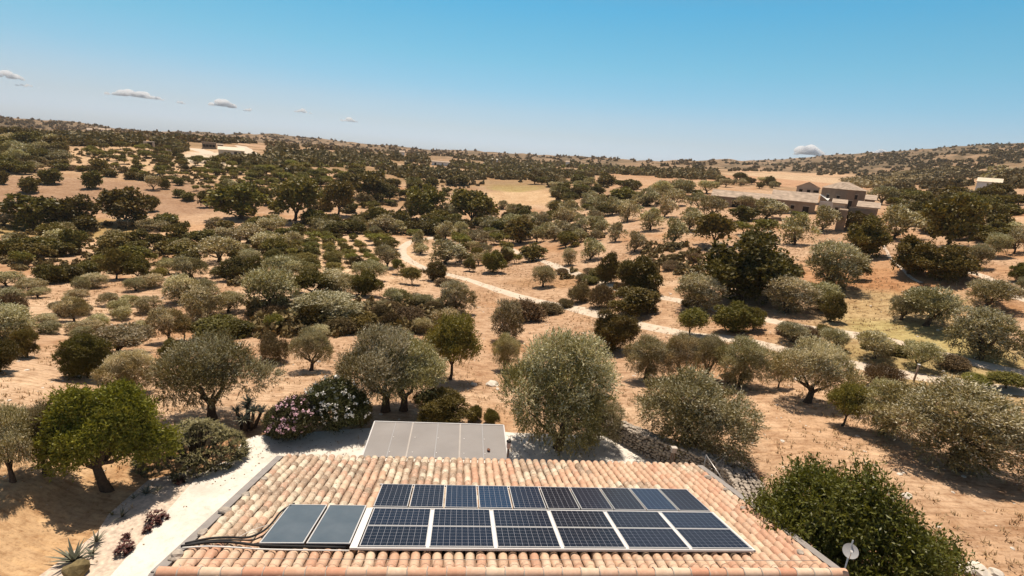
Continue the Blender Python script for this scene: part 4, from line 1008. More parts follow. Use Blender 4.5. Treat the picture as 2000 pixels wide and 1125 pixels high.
for u_, lb in ((-1.865, 'left grey blue glass water heating collector'), (-.745, 'right grey blue glass water heating collector beside the white strip')):
    o = empty('solar_collector', (0, 0, 0)); fr = MB(); w_, h_ = 1.06, 2.24; e_ = .03
    for (cx, cy, sx, sy) in ((0, -h_/2+e_/2, w_, e_), (0, h_/2-e_/2, w_, e_), (-w_/2+e_/2, 0, e_, h_-2*e_), (w_/2-e_/2, 0, e_, h_-2*e_)): fr.box((cx, cy, -.012), (sx, sy, .024))
    fr.build('frame', MAT['alu'], o); q = MB(); q.box((0, 0, -.07), (w_, h_, .09)); q.build('casing', MAT['black'], o)
    q = MB(); q.box((0, 0, -.016), (w_-2*e_, h_-2*e_, .012)); q.build('glass', MAT['collector'], o); on_slope(o, u_, 1.12, .01); tag(o, lb, 'solar collector', 'solar water collectors')
def hose(pts, r, mat, label, name='water_hose'):
    mb = MB(); P = []
    for i in range(len(pts)-1):
        for k in range(4):
            t_ = k/4; P.append(np.array(pts[i])*(1-t_)+np.array(pts[i+1])*t_)
    P.append(np.array(pts[-1])); P = np.array(P, float)
    for _ in range(3): P[1:-1] = (P[:-2]+2*P[1:-1]+P[2:])/4
    mb.tube([Wd(L(*p)) for p in P], r, 6); o = mb.build(name, mat, rel=Wd(L(*pts[0]))); o.location = tuple(Wd(L(*pts[0]))); tag(o, label, 'hose')
hose([(-4.15, .05, -.05), (-3.7, .28, -.02), (-3.2, .33, -.02), (-2.75, .28, -.02), (-2.5, .62, 0), (-2.46, 1.2, 0), (-2.5, 1.8, 0), (-2.3, 2.35, -.02)], .028, MAT['black'], 'upper black hose curving up beside the left collector')
hose([(-4.2, -.02, -.08), (-3.7, .13, -.05), (-3.2, .16, -.05), (-2.8, .08, -.05), (-2.45, -.02, -.05), (-.3, -.07, -.06)], .032, MAT['black'], 'lower black hose running under both collectors')
hose([(-4.1, .02, -.05), (-3.6, .22, -.04), (-3.0, .24, -.04), (-2.6, .2, -.04), (-2.42, .5, -.03), (-2.40, 1.3, -.03), (-2.42, 1.9, -.02)], .02, MAT['black'], 'thin black hose squeezed between the two thick hoses')
hose([(-4.15, -.05, -.1), (-3.6, .0, -.08), (-2.9, -.06, -.08), (-2.2, -.14, -.09), (-.2, -.16, -.09)], .02, MAT['white'], 'white cable along the foot of the collectors')
hose([(-3.05, .4, -.06), (-2.9, .75, -.06), (-2.6, 1.05, -.05), (-2.44, 1.15, -.04)], .008, MAT['white'], 'thin pale wire rising to the left collector')
hose([(-3.9, V0+.2, -.02), (1, V0+.17, -.01), (6, V0+.2, -.02), (11.8, V0+.22, -.03)], .006, MAT['grey'], 'thin grey wire stretched along the ridge', 'ridge_wire')

# ---- glazed carport behind the eave
MAT['alu2'] = plain('dusty_trim', (.40, .36, .32), .6, var=.1, scale=4)
cp = empty('carport', Wd((0, 0, 0)), YAW); tag(cp, 'carport with a pale grey sheet roof behind the tiled eave', 'carport')
m, t, b = newmat('sheet_plastic'); tcn = node(t, 'ShaderNodeTexCoord'); f = noise(t, tcn.outputs['Object'], .8, 3)
t.links.new(ramp(t, f, [(.3, (.225, .203, .185)), (.7, (.27, .245, .225))]), b.inputs['Base Color']); b.inputs['Roughness'].default_value = .5; MAT['sheet'] = m
us = [-1.27, .40, 2.48, 4.42]
for i in range(3):
    q = MB(); q.box(((us[i]+us[i+1])/2, 8.27, 2.49), (us[i+1]-us[i]-.004, 2.7, .03)); q.build('roof_sheet', MAT['sheet'], cp)
for u_ in us[1:3]:
    q = MB(); q.box((u_, 8.27, 2.513), (.06, 2.7, .014)); q.build('joint_strip', MAT['alu2'], cp)
q = MB()
for u_ in (-1.27, 4.42): q.box((u_, 8.27, 2.495), (.05, 2.74, .06))
q.box((1.57, 9.63, 2.495), (5.64, .05, .06)); q.build('edge_trim', MAT['alu'], cp)
for u_ in (-.35, 1.5, 3.45):
    q = MB(); q.box((u_, 8.27, 2.508), (.03, 2.68, .008)); q.build('seam', MAT['metal'], cp)
q = MB()
for u_ in (-.35, .55, 1.5, 2.6, 3.45):
    for y_ in (7.3, 8.4): q.tube([(u_+.06, y_, 2.50), (u_+.06, y_, 2.522)], .022, 8, smooth=False)
q.build('screws', MAT['white'], cp)
for u_ in (-1.1, 4.25): q = MB(); q.box((u_, 9.5, 1.2), (.1, .1, 2.5)); q.build('post', MAT['wood'], cp)
mb = MB(); rock(mb, (0, 0, 0), .075, 77, .9); o = mb.build('clay_ball', MAT['tile_dark'] if 'tile_dark' in MAT else plain('rust', (.20, .09, .05), .8), None); o.location = tuple(Wd((3.66, 7.52, 2.56))); tag(o, 'brown clay ball lying on the carport roof', 'ball')
fl = empty('flue_pipe', Wd((4.42, 7.12, 0)), YAW); tag(fl, 'slim flue pipe with black cowl at the right corner of the carport', 'flue')
q = MB(); q.tube([(0, 0, 0), (0, 0, 2.92)], .045, 10); q.build('pipe', plain('rusty_pipe', (.16, .10, .075), .8, var=.4), fl)
q = MB(); q.tube([(0, 0, 2.9), (0, 0, 2.97), (0, 0, 3.15), (0, 0, 3.2)], [.06, .085, .085, .06], 12); q.build('cowl_body', plain('faded_pink_metal', (.50, .38, .33), .6), fl)
q = MB(); q.tube([(0, 0, 3.2), (0, 0, 3.24), (0, 0, 3.28)], [.10, .10, .04], 12); q.build('cap', MAT['black'], fl)
q = MB(); q.tube([(.16, -.06, 0), (.16, -.06, 2.86)], .012, 6); q.build('stay', MAT['metal'], fl)
pp = empty('bird_post', Wd((11.3, 7.15, 0)), YAW); tag(pp, 'twin slatted wooden post with pale block on top by the right end of the eave', 'post')
for dx in (-.06, .06): q = MB(); q.box((dx, 0, 1.4), (.05, .06, 2.9)); q.build('slat', MAT['wood'], pp)
q = MB(); q.box((0, 0, 3.0), (.2, .16, .2)); q.box((0, 0, 3.115), (.23, .19, .03)); q.build('block', MAT['mortar'], pp)

# ---- satellite dish on its mast by the right end of the ridge
d0 = Wd((U1+.28, YR+.1, 0)); dish = empty('satellite_dish', d0, 0); tag(dish, 'white satellite dish on a thin mast at the right end of the ridge', 'satellite dish')
ztop = ZP+.62
q = MB(); q.tube([(0, 0, 2.2), (0, 0, ztop+.34)], .018, 8); q.build('mast', MAT['metal'], dish)
fd = np.array([-.35, -.55, .55]); fd /= np.linalg.norm(fd); ax = np.cross(fd, [0, 0, 1.]); ax /= np.linalg.norm(ax); ay = np.cross(ax, fd); cc = np.array([.0, 0, ztop])+fd*.10
q = MB(); vs = []; fs = []; nr, na = 7, 28
for sgn in (0, 1):
    for i in range(nr+1):
        r_ = .175*i/nr
        for k in range(na): th = 2*math.pi*k/na; vs.append(cc+ax*math.cos(th)*r_+ay*math.sin(th)*r_*1.05+fd*(.9*r_*r_-sgn*.006))
for sgn in (0, 1):
    o_ = sgn*(nr+1)*na
    for i in range(nr):
        for k in range(na): k2 = (k+1) % na; fs.append((o_+i*na+k, o_+i*na+k2, o_+(i+1)*na+k2, o_+(i+1)*na+k))
q.add(vs, fs, True); q.build('reflector', plain('grey_dish', (.38, .375, .37), .5, var=.08), dish)
q = MB(); tip = cc+fd*.22-ay*.03; q.tube([cc-ay*.20+fd*.04, tip-ay*.02], .009, 6); q.build('feed_arm', MAT['metal'], dish)
q = MB(); q.tube([tip-fd*.03, tip+fd*.05], .028, 10); q.build('feed_horn', MAT['white'], dish)
q = MB(); q.box(cc-fd*.05, (.07, .07, .09)); q.build('bracket', MAT['metal'], dish)

# ---- dry stone wall and the fence on it
def stone_wall(name, top, hts, th, label, size=.16, seed=1):
    P = np.array([at_z(x, y, h)[:2] for (x, y), h in zip(top, hts)]); t_ = np.r_[0, np.cumsum(np.hypot(*np.diff(P, axis=0).T))]
    n = int(t_[-1]/.3); tt = np.linspace(0, t_[-1], n); X = np.interp(tt, t_, P[:, 0]); Y = np.interp(tt, t_, P[:, 1]); Hh = np.interp(tt, t_, hts)
    dx = np.gradient(X); dy = np.gradient(Y); l = np.hypot(dx, dy); nx, ny = dy/l, -dx/l
    rr = random.Random(seed); root = empty(name, (X[0], Y[0], 0)); tag(root, label, 'wall'); core = MB(); vs = []
    for i in range(n):
        zb = -.3
        for s_, z_ in ((-1, zb), (-1, Hh[i]-.1), (1, Hh[i]-.1), (1, zb)): vs.append((X[i]+nx[i]*s_*(th/2-.1)-X[0], Y[i]+ny[i]*s_*(th/2-.1)-Y[0], z_))
    fs = [(i*4+k, i*4+(k+1) % 4, (i+1)*4+(k+1) % 4, (i+1)*4+k) for i in range(n-1) for k in range(4)]+[(0, 1, 2, 3), (n*4-1, n*4-2, n*4-3, n*4-4)]
    core.add(vs, fs); core.build('core', plain('dark_gap', (.10, .075, .055), .95), root)
    m = MB(); c = 0
    def at(s): return np.array([np.interp(s, tt, X), np.interp(s, tt, Y)]), np.array([np.interp(s, tt, nx), np.interp(s, tt, ny)]), float(np.interp(s, tt, Hh))
    for side in (1, -1):
        z = .05
        while z < max(hts):
            s = rr.uniform(0, .1)
            while s < t_[-1]:
                p, nn, h = at(s); r = size*rr.uniform(.55, 1.15)
                if z < h: q_ = p+nn*side*(th/2-.07); rock(m, (q_[0]-X[0], q_[1]-Y[0], z+rr.uniform(-.03, .03)), r*.62, c, .72, lo=True); c += 1
                s += r*1.15
            z += size*.72
    s = 0
    while s < t_[-1]:
        p, nn, h = at(s)
        for o_ in np.linspace(-th/2+.08, th/2-.08, max(3, int(th/.2))): q_ = p+nn*o_; rock(m, (q_[0]-X[0], q_[1]-Y[0], h+rr.uniform(-.06, .03)), size*rr.uniform(.5, .8), c, .7, lo=True); c += 1
        s += .19
    m.build('stones', MAT['stone'], root)
stone_wall('stone_wall', [(1186,822),(1215,828),(1262,846),(1315,866),(1365,885),(1405,897)], [.7, .95, 1.15, 1.2, 1.2, 1.25], .6, 'curved dry stone wall in shade behind the right end of the eave', .2, 3)
stone_wall('stone_wall', [(1408,900),(1440,915),(1462,945),(1480,985),(1500,1030)], [1.2, 1.15, 1.1, 1.0, .9], 1.3, 'broad pale rubble wall in sunlight beside the right gable', .19, 8)
fn = Wd((13.15, 7.9, 0)); fe = empty('wire_fence', fn, YAW); tag(fe, 'grey tube and wire fence frame standing on the stone wall', 'fence')
q = MB(); q.tube([(0, 0, .8), (.02, 0, 2.35)], .022, 8); q.build('post', MAT['metal'], fe)
q = MB(); q.tube([(.02, 0, 2.33), (.75, -1.6, 1.3)], .022, 8); q.build('brace', MAT['metal'], fe)
for k in range(6):
    z_ = 2.2-k*.14; q = MB(); q.tube([(.02, 0, z_), (.02+.5*(2.45-z_), -1.1*(2.45-z_), z_-.03), (1.2, .5, z_-.05)], .005, 4); q.build('wire', MAT['metal'], fe)

# ------------------------------------------------------------------ garden plants near the yard
def blades(mb, base, n, ln, wd, g, up=.5, droop=.25, spread=1.0, seg=3):
    for i in range(n):
        th = g.uniform(0, 6.283); el = g.uniform(.15, 1)**.8*up*1.5
        d = np.array([math.cos(th)*math.cos(el)*spread, math.sin(th)*math.cos(el)*spread, math.sin(el)]); s = np.cross(d, [0, 0, 1.]); s /= np.linalg.norm(s)+1e-9
        l_ = ln*g.uniform(.75, 1.15); vs = []
        for k in range(seg+1):
            t_ = k/seg; w_ = wd*(1-t_)**.8*(1 if k else .8); c = np.array(base)+d*l_*t_-np.array([0, 0, droop*l_*t_*t_]); vs += [c-s*w_/2+np.array([0, 0, w_*.2]), c+s*w_/2+np.array([0, 0, w_*.2])]
        mb.add(vs, [(2*k, 2*k+1, 2*k+3, 2*k+2) for k in range(seg)])
def succ_mat(name, a, b_, rough=.5):
    m, t, b = newmat(name); gq = node(t, 'ShaderNodeNewGeometry'); t.links.new(ramp(t, gq.outputs['Random Per Island'], [(0, a), (1, b_)]), b.inputs['Base Color']); b.inputs['Roughness'].default_value = rough; b.inputs['Specular IOR Level'].default_value = .3; return m
MAT['aloe'] = succ_mat('aloe_leaf', (.035, .030, .010), (.27, .235, .095)); MAT['agave'] = succ_mat('agave_leaf', (.10, .105, .075), (.20, .20, .14)); MAT['aeonium'] = succ_mat('dark_red_leaf', (.045, .014, .012), (.13, .045, .035)); MAT['yucca'] = succ_mat('yucca_leaf', (.08, .08, .04), (.42, .40, .28))
def zat(px, py, z=.02): return at_z(px, py, z)
g = random.Random(21)
# aloe hedge: rosettes over a mound
c0 = hit(378, 905); ah = empty('aloe_hedge', c0); tag(ah, 'big spiky aloe hedge at the left edge of the paved yard', 'aloe hedge'); mb = MB(); hw = 2.05
for i in range(560):
    el = math.asin(g.random()**.8); th = g.uniform(0, 6.283); r_ = math.cos(el); x, y = math.cos(th)*r_*hw, math.sin(th)*r_*1.45; x2 = x; y2 = y+x*.22
    z_ = .1+1.6*math.sin(el)*(1+.25*math.sin(x*2.3)*math.cos(y*3.1))+g.uniform(-.12, .1); blades(mb, (x2, y2, z_), 15, g.uniform(.26, .40), .045, g, up=.75, droop=.35)
mb.build('rosettes', MAT['aloe'], ah)
mb = MB()
for i in range(30):
    th = g.uniform(0, 6.283); r_ = g.random()*.8; mb.tube([(math.cos(th)*r_*.6, math.sin(th)*r_*.4, 0), (math.cos(th)*r_*hw, math.sin(th)*r_*1.3, 1.5*math.sqrt(1-r_*r_))], [.05, .03], 5)
mb.build('stems', plain('dry_stem', (.05, .035, .02), .95, var=.4, scale=8), ah)
def agave(px, py, n, ln, wd, mat, label, name='agave', up=.85, droop=.12, z=.02, sc=None):
    p = at_z(px, py, z); o = MB(); blades(o, (0, 0, .03), n, ln, wd, g, up=up, droop=droop, seg=4); q = o.build(name, MAT[mat]); q.location = tuple(p); tag(q, label, name.replace('_', ' ')); return q
agave(145, 1098, 26, .85, .13, 'agave', 'largest grey green agave at the lower left of the gravel bed')
agave(188, 1060, 18, .5, .08, 'agave', 'middle sized agave just right of the largest one')
agave(182, 1082, 14, .38, .07, 'agave', 'small agave wedged between the two larger ones')
agave(238, 1012, 22, .42, .06, 'agave', 'spiky agave in the middle of the gravel bed')
agave(286, 966, 24, .45, .07, 'agave', 'agave at the top of the gravel bed under the aloe hedge')
agave(308, 960, 12, .3, .05, 'yucca', 'small dark tufted plant beside the topmost agave')
agave(262, 975, 12, .28, .05, 'agave', 'little pale agave left of the topmost agave')
agave(220, 1008, 12, .25, .05, 'aloe', 'tiny aloe left of the spiky middle agave', 'aloe')
def rosette_bush(px, py, rx, rz_, label, n=46):
    p = at_z(px, py, .02); o = MB()
    for i in range(n):
        d = np.array([g.gauss(0, 1), g.gauss(0, 1), abs(g.gauss(0, 1))]); d /= np.linalg.norm(d); c = d*np.array([rx, rx, rz_])*g.uniform(.45, 1); blades(o, c, 11, .11, .05, g, up=.5, droop=.1, seg=2)
    q = o.build('aeonium', MAT['aeonium']); q.location = tuple(p); tag(q, label, 'succulent')
rosette_bush(244, 1078, .30, .42, 'nearly black red round succulent lowest in the gravel bed', 60)
rosette_bush(305, 1018, .40, .40, 'widest dark red succulent beside the yard edge', 70)
rosette_bush(288, 1038, .16, .2, 'small dark red succulent under the widest one', 18)
rosette_bush(350, 945, .22, .3, 'brownish red succulent right under the aloe hedge', 26)
rosette_bush(246, 1052, .14, .2, 'small reddish succulent above the nearly black one', 16)
g2 = random.Random(3); bs = MB()
# potted plant base at the bottom left corner
p = at_z(152, 1122, .02); o = MB(); rock(o, (0, 0, .2), .32, 5, .8); q = o.build('mossy_rock', plain('mossy_stone', (.17, .13, .06), .95, var=.6, scale=5)); q.location = tuple(p); tag(q, 'mossy yellowish rock under the largest agave', 'rock')
# yucca clump
yc = empty('yucca', hit(482, 838)); tag(yc, 'dark yucca clump with white tipped swords left of the pink oleander', 'yucca'); st = MB(); lv = MB()
for dx, dy, h_ in ((-.45, 0, .9), (.05, .2, 1.35), (.45, -.1, 1.05), (.1, -.4, .7), (-.2, .5, .9), (.6, .3, .8)):
    st.tube([(dx*.5, dy*.5, 0), (dx, dy, h_)], [.10, .07], 7); blades(lv, (dx, dy, h_), 60, .62, .07, g, up=.8, droop=.3)
st.build('stem', MAT['bark'], yc); lv.build('leaves', MAT['yucca'], yc)
# oleanders: leafy bush and its blossom
MAT['pink'] = succ_mat('pink_blossom', (.56, .29, .36), (.82, .56, .60), .7); MAT['whitefl'] = succ_mat('white_blossom', (.70, .66, .58), (.85, .82, .76), .7)
MAT['oleander'] = leaf_mat('oleander_leaf', (.070, .070, .020), (.17, .16, .06), (.11, .10, .03), .15, .5, .3)
def oleander(px, py, w_, h_, fm, label, nfl, seed):
    V, Fq, sil, Cn, Rn = make_crown(seed, w_, h_, .05, 15, 4200, 8, .13, .035, 'bush', (.18, .28), .3, (0, 0, 0)); h = hit(px, py); r = empty('oleander', h, g2.uniform(0, 6)); tag(r, label, 'oleander')
    link('foliage', crown_mesh('foliage', V, Fq, sil, MAT['oleander']), r); gg = np.random.default_rng(seed); mb = MB()
    st = MB()
    for c in Cn[:8]: st.tube([(0, 0, -.1), tuple(c*np.array([.5, .5, .5])), tuple(c)], [.05, .035, .015], 5)
    st.build('stem', MAT['bark'], r)
    for i in range(nfl):
        k = gg.integers(len(Cn)); d = gg.normal(size=3); d[2] = abs(d[2])*.8; d /= np.linalg.norm(d); c = Cn[k]+d*(Rn[k]*1.05+.16)
        for j in range(9):
            a = gg.normal(size=3); a /= np.linalg.norm(a); b = np.cross(a, d+gg.normal(size=3)*.3); b /= np.linalg.norm(b); q_ = c+gg.normal(size=3)*.055; s_ = .045
            mb.add([q_-a*s_, q_-b*s_, q_+a*s_, q_+b*s_], [(0, 1, 2, 3)])
    mb.build('blossom', fm, r)
oleander(577, 856, 2.1, 2.1, MAT['pink'], 'pink flowering oleander left of the white one', 300, 11)
oleander(548, 850, 1.1, 1.3, MAT['pink'], 'low pink oleander at the foot of the yucca', 110, 15)
oleander(655, 842, 2.7, 2.7, MAT['whitefl'], 'white flowering oleander under the big grey olives', 210, 12)
# bottom right leafy tree, close to the camera
h = np.array([*at_z(1640, 1110, 1.0)[:2], 0.0, 0]); h = hit(1655, 1125)
V, Fq, sil, Cn, Rn = make_crown(77, 5.7, 5.4, .5, 26, 6800, 10, .14, .052, 'carob', (.09, .17), .6, (0, 0, 0))
MAT['nearleaf'] = leaf_mat('glossy_leaf', (.105, .112, .015), (.27, .28, .06), (.18, .18, .03), .28, .45, .4)
hb = at_dist(1640, 1120, 17.3); zb_ = gz(hb[0]*1.0, hb[1]*1.0)
nt_ = empty('leafy_tree', (hb[0], hb[1], zb_)); tag(nt_, 'large glossy green tree in the lower right corner behind the satellite dish', 'tree')
nt_.scale = (.86, .88, 1.03); nt_.location.x += .3; link('crown', crown_mesh('crown', V, Fq, sil, MAT['nearleaf']), nt_); link('trunk', trunk_mesh('trunk', 77, Cn, 1.0, .2, .1, 9), nt_)
print('near tree base', hb, zb_)
MAT['brightleaf'] = leaf_mat('bright_leaf', (.168, .156, .020), (.38, .36, .075), (.21, .19, .03), .3, .5, .3)
V, Fq, sil, Cn, Rn = make_crown(91, 5.0, 4.9, .3, 38, 6600, 9, .14, .062, 'carob', (.09, .19), .4, (0, 0, 0)); hb = hit(208, 958)
bt_ = empty('leafy_tree', hb, .4); tag(bt_, 'broad bright green leafy tree beside the left end of the paved yard', 'tree'); bt_.scale = (.86, .56, .95)
link('crown', crown_mesh('crown', V, Fq, sil, MAT['brightleaf']), bt_); link('trunk', trunk_mesh('trunk', 91, Cn, 1.3, .24, .1, 9), bt_)
# scattered stones and boulders
for i, (x, y, r, lb) in enumerate([(1850, 1108, .30, 'white boulder at the bottom right, leftmost of the line'), (1880, 1112, .28, 'white boulder at the bottom right, second of the line'), (1912, 1118, .34, 'white boulder at the bottom right, third of the line'), (1945, 1122, .25, 'white boulder at the bottom right, last of the line'),
        (962, 752, .45, 'flat white rock left of the giant silver olive'), (925, 752, .22, 'small white rock beside the flat white one'), (975, 690, .3, 'pale rock above the giant silver olive'), (1555, 742, .2, 'pale stone near the broken trunk olive'), (1188, 846, .2, 'white stone at the corner of the paved yard'), (1770, 970, .22, 'pale stone on the dry slope below the huge olive')]):
    hh = hit(x, y); mb = MB(); rock(mb, (0, 0, .05), r, i+60, .5); o = mb.build('rock', plain('white_rock', (.62, .55, .46), .95, var=.2, scale=3) if 'wr' not in MAT else MAT['wr']); MAT['wr'] = o.data.materials[0]; o.location = tuple(hh[:3]); tag(o, lb, 'rock')
mb = MB(); rr = random.Random(5); c = 0
while c < 900:
    x, y = rr.uniform(-40, 42), rr.uniform(8, 62); a, b_, r_ = x, y, math.hypot(x, y)
    uu = (x-HO[0])*cy_w+(y-HO[1])*sy_w; vv = -(x-HO[0])*sy_w+(y-HO[1])*cy_w
    if -10 < uu < 13.5 and -9 < vv < 11: continue
    if fbm(x/6, y/6, 88) < .5 and rr.random() < .8: continue
    rock(mb, (x, y, gz(x, y)), rr.uniform(.03, .09)*(1+rr.random()**6*2), c, .6, lo=True); c += 1
tag(mb.build('loose_stones', MAT['wr']), 'small pale stones strewn over the dry soil', 'stones', kind='stuff')
# dry grass tufts
gn = np.random.default_rng(8); N = 42000; x = gn.uniform(-60, 62, N); y = gn.uniform(6, 95, N); uu = (x-HO[0])*cy_w+(y-HO[1])*sy_w; vv = -(x-HO[0])*sy_w+(y-HO[1])*cy_w
k = ~((uu > -9.5) & (uu < 13.2) & (vv > -9) & (vv < 10.6)) & (fbm(x/5, y/5, 90)+gn.uniform(-.1, .1, N) > .46)
x = x[k]; y = y[k]; z = ground_z(x, y); n_ = len(x); nb = 7
th = gn.uniform(0, 6.283, (n_, nb)); hh = gn.uniform(.06, .2, (n_, 1))*gn.uniform(.6, 1.2, (n_, nb)); ln = gn.uniform(.3, .9, (n_, nb)); wv = .022
bx = x[:, None]+gn.normal(size=(n_, nb))*.07; by = y[:, None]+gn.normal(size=(n_, nb))*.07; bz = np.repeat(z[:, None], nb, 1)-.01
B = np.stack([bx, by, bz], -1); Tt = B+np.stack([np.cos(th)*ln*hh, np.sin(th)*ln*hh, hh], -1); Sd = np.stack([-np.sin(th), np.cos(th), 0*th], -1)*wv
V = np.stack([B-Sd, B+Sd, Tt+Sd*.2, Tt-Sd*.2], 2).reshape(-1, 3)
tag(link('dry_grass', mesh_np('dry_grass', V, np.arange(len(V)).reshape(-1, 4), succ_mat('straw', (.34, .21, .10), (.56, .40, .22), .9))), 'dry straw coloured grass tufts on the open soil', 'grass', kind='stuff')

# ------------------------------------------------------------------ small built things
o = MB(); o.tube([(0, 0, -.1), (.04, 0, 1.25)], .06, 8); pr = empty('fence_post', hit(1784, 746)); o.build('stake', MAT['wood'], pr); o = MB(); o.box((.04, 0, 1.28), (.15, .15, .05)); o.build('cap', MAT['white'], pr); tag(pr, 'lone wooden post with pale cap beside the dirt road on the right', 'post')
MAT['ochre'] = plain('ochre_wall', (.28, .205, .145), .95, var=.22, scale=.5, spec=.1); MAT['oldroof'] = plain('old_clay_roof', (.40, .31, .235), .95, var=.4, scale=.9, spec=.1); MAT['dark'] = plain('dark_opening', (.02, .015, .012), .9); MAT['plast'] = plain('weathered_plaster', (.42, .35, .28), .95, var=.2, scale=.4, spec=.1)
MAT['whitewash'] = plain('whitewash', (.70, .67, .62), .85, var=.06, scale=.6); MAT['paleroof'] = plain('pale_roof', (.66, .56, .42), .9, var=.12, scale=.8)
def building(name, label, pL, pR, h, depth, roof='gable', wall='ochre', rmat='oldroof', rise=.9, openings=(), cat='building', base=None, over=.3, left=None, skew=0.0, D=None):
    """front wall stands between the places seen at pL and pR, depth away from the camera"""
    a = hit(*pL); b = hit(*pR); Dm = (math.hypot(*a[:2])+math.hypot(*b[:2]))/2 if D is None else D; zb0 = min(a[2], b[2])
    a = at_dist(*pL, Dm-skew/2); b = at_dist(*pR, Dm+skew/2); zb0 = (a[2]+b[2])/2
    if base is not None: zb = base
    else: zb = zb0
    e = b[:2]-a[:2]; W_ = np.linalg.norm(e); rz = math.atan2(e[1], e[0]); root = empty(name, (a[0], a[1], zb), rz); tag(root, label, cat)
    q = MB(); q.box((W_/2, depth/2, h/2-1.5), (W_, depth, h+3)); q.build('wall', MAT[wall], root)
    q = MB(); o_ = over
    if roof == 'gable':           # ridge along the front
        vs = [(-o_, -o_, h+.02), (W_+o_, -o_, h+.02), (W_+o_, depth/2, h+rise), (-o_, depth/2, h+rise), (W_+o_, depth+o_, h+.02), (-o_, depth+o_, h+.02)]
        vs2 = [(x_, y_, z_-.16) for x_, y_, z_ in vs]; q.add(vs+vs2, [(0, 1, 2, 3), (3, 2, 4, 5), (6, 9, 8, 7), (9, 11, 10, 8), (0, 6, 7, 1), (5, 4, 10, 11), (0, 3, 9, 6), (3, 5, 11, 9), (1, 7, 8, 2), (2, 8, 10, 4)])
        [(lambda w2: (w2.add([(x_, 0, h-.1), (x_, depth, h-.1), (x_, depth/2, h+rise-.18)], [(0, 2, 1)]), w2.build('gable', MAT[wall], root)))(MB()) for x_ in (.01, W_-.01)]
    elif roof == 'front':         # gable faces the camera
        vs = [(-o_, -o_, h+.02), (W_/2, -o_, h+rise), (W_+o_, -o_, h+.02), (-o_, depth+o_, h+.02), (W_/2, depth+o_, h+rise), (W_+o_, depth+o_, h+.02)]
        vs2 = [(x_, y_, z_-.16) for x_, y_, z_ in vs]; q.add(vs+vs2, [(0, 1, 4, 3), (1, 2, 5, 4), (6, 9, 10, 7), (7, 10, 11, 8), (0, 6, 7, 1), (1, 7, 8, 2), (3, 4, 10, 9), (4, 5, 11, 10), (0, 3, 9, 6), (2, 8, 11, 5)])
        [(lambda w2: (w2.add([(0, y_, h-.1), (W_/2, y_, h+rise-.16), (W_, y_, h-.1)], [(0, 2, 1)]), w2.build('gable', MAT[wall], root)))(MB()) for y_ in (.01, depth-.01)]
    elif roof == 'hip':
        i_ = min(W_, depth)*.42; vs = [(-o_, -o_, h+.02), (W_+o_, -o_, h+.02), (W_+o_, depth+o_, h+.02), (-o_, depth+o_, h+.02), (i_, depth/2, h+rise), (W_-i_, depth/2, h+rise)]
        q.add(vs, [(0, 1, 5, 4), (1, 2, 5), (2, 3, 4, 5), (3, 0, 4), (3, 2, 1, 0)])
    elif roof == 'shed': q.add([(-o_, -o_, h), (W_+o_, -o_, h), (W_+o_, depth+o_, h+rise), (-o_, depth+o_, h+rise), (-o_, -o_, h+.15), (W_+o_, -o_, h+.15), (W_+o_, depth+o_, h+rise+.15), (-o_, depth+o_, h+rise+.15)], [(0, 3, 2, 1), (4, 5, 6, 7), (0, 1, 5, 4), (1, 2, 6, 5), (2, 3, 7, 6), (3, 0, 4, 7)])
    if roof: q.build('roof', MAT[rmat], root)
    for (kind_, fx, z_, ww, hh_) in openings:
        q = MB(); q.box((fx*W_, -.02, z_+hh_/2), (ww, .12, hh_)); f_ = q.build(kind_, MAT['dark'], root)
        q = MB(); q.box((fx*W_, -.05, z_+hh_+.06), (ww+.3, .14, .12)); q.build('lintel', MAT['plast'], f_)
    return root
building('barn', 'long low stone barn with a pale tiled roof on the right hill', (1503, 412), (1588, 424), 3.0, 10, 'gable', openings=(('window', .5, 1.2, .7, .8), ('door', .8, .1, 1.2, 1.9)), rise=2.0)
building('barn', 'low left wing of the barn with a dark doorway', (1388, 400), (1502, 414), 2.6, 9, 'gable', rise=1.5, openings=(('door', .19, .1, 1.1, 1.9), ('door', .42, .1, 1.6, 1.9)))
building('farmhouse', 'gable fronted farmhouse with small windows behind the barn', (1550, 396), (1594, 401), 4.5, 14, 'front', wall='plast', rise=1.5, openings=(('window', .2, 2.9, .8, 1.0), ('window', .54, 2.9, .8, 1.0), ('window', .86, 3.3, 1.2, .6), ('door', .84, 1.4, 1.3, 1.4)))
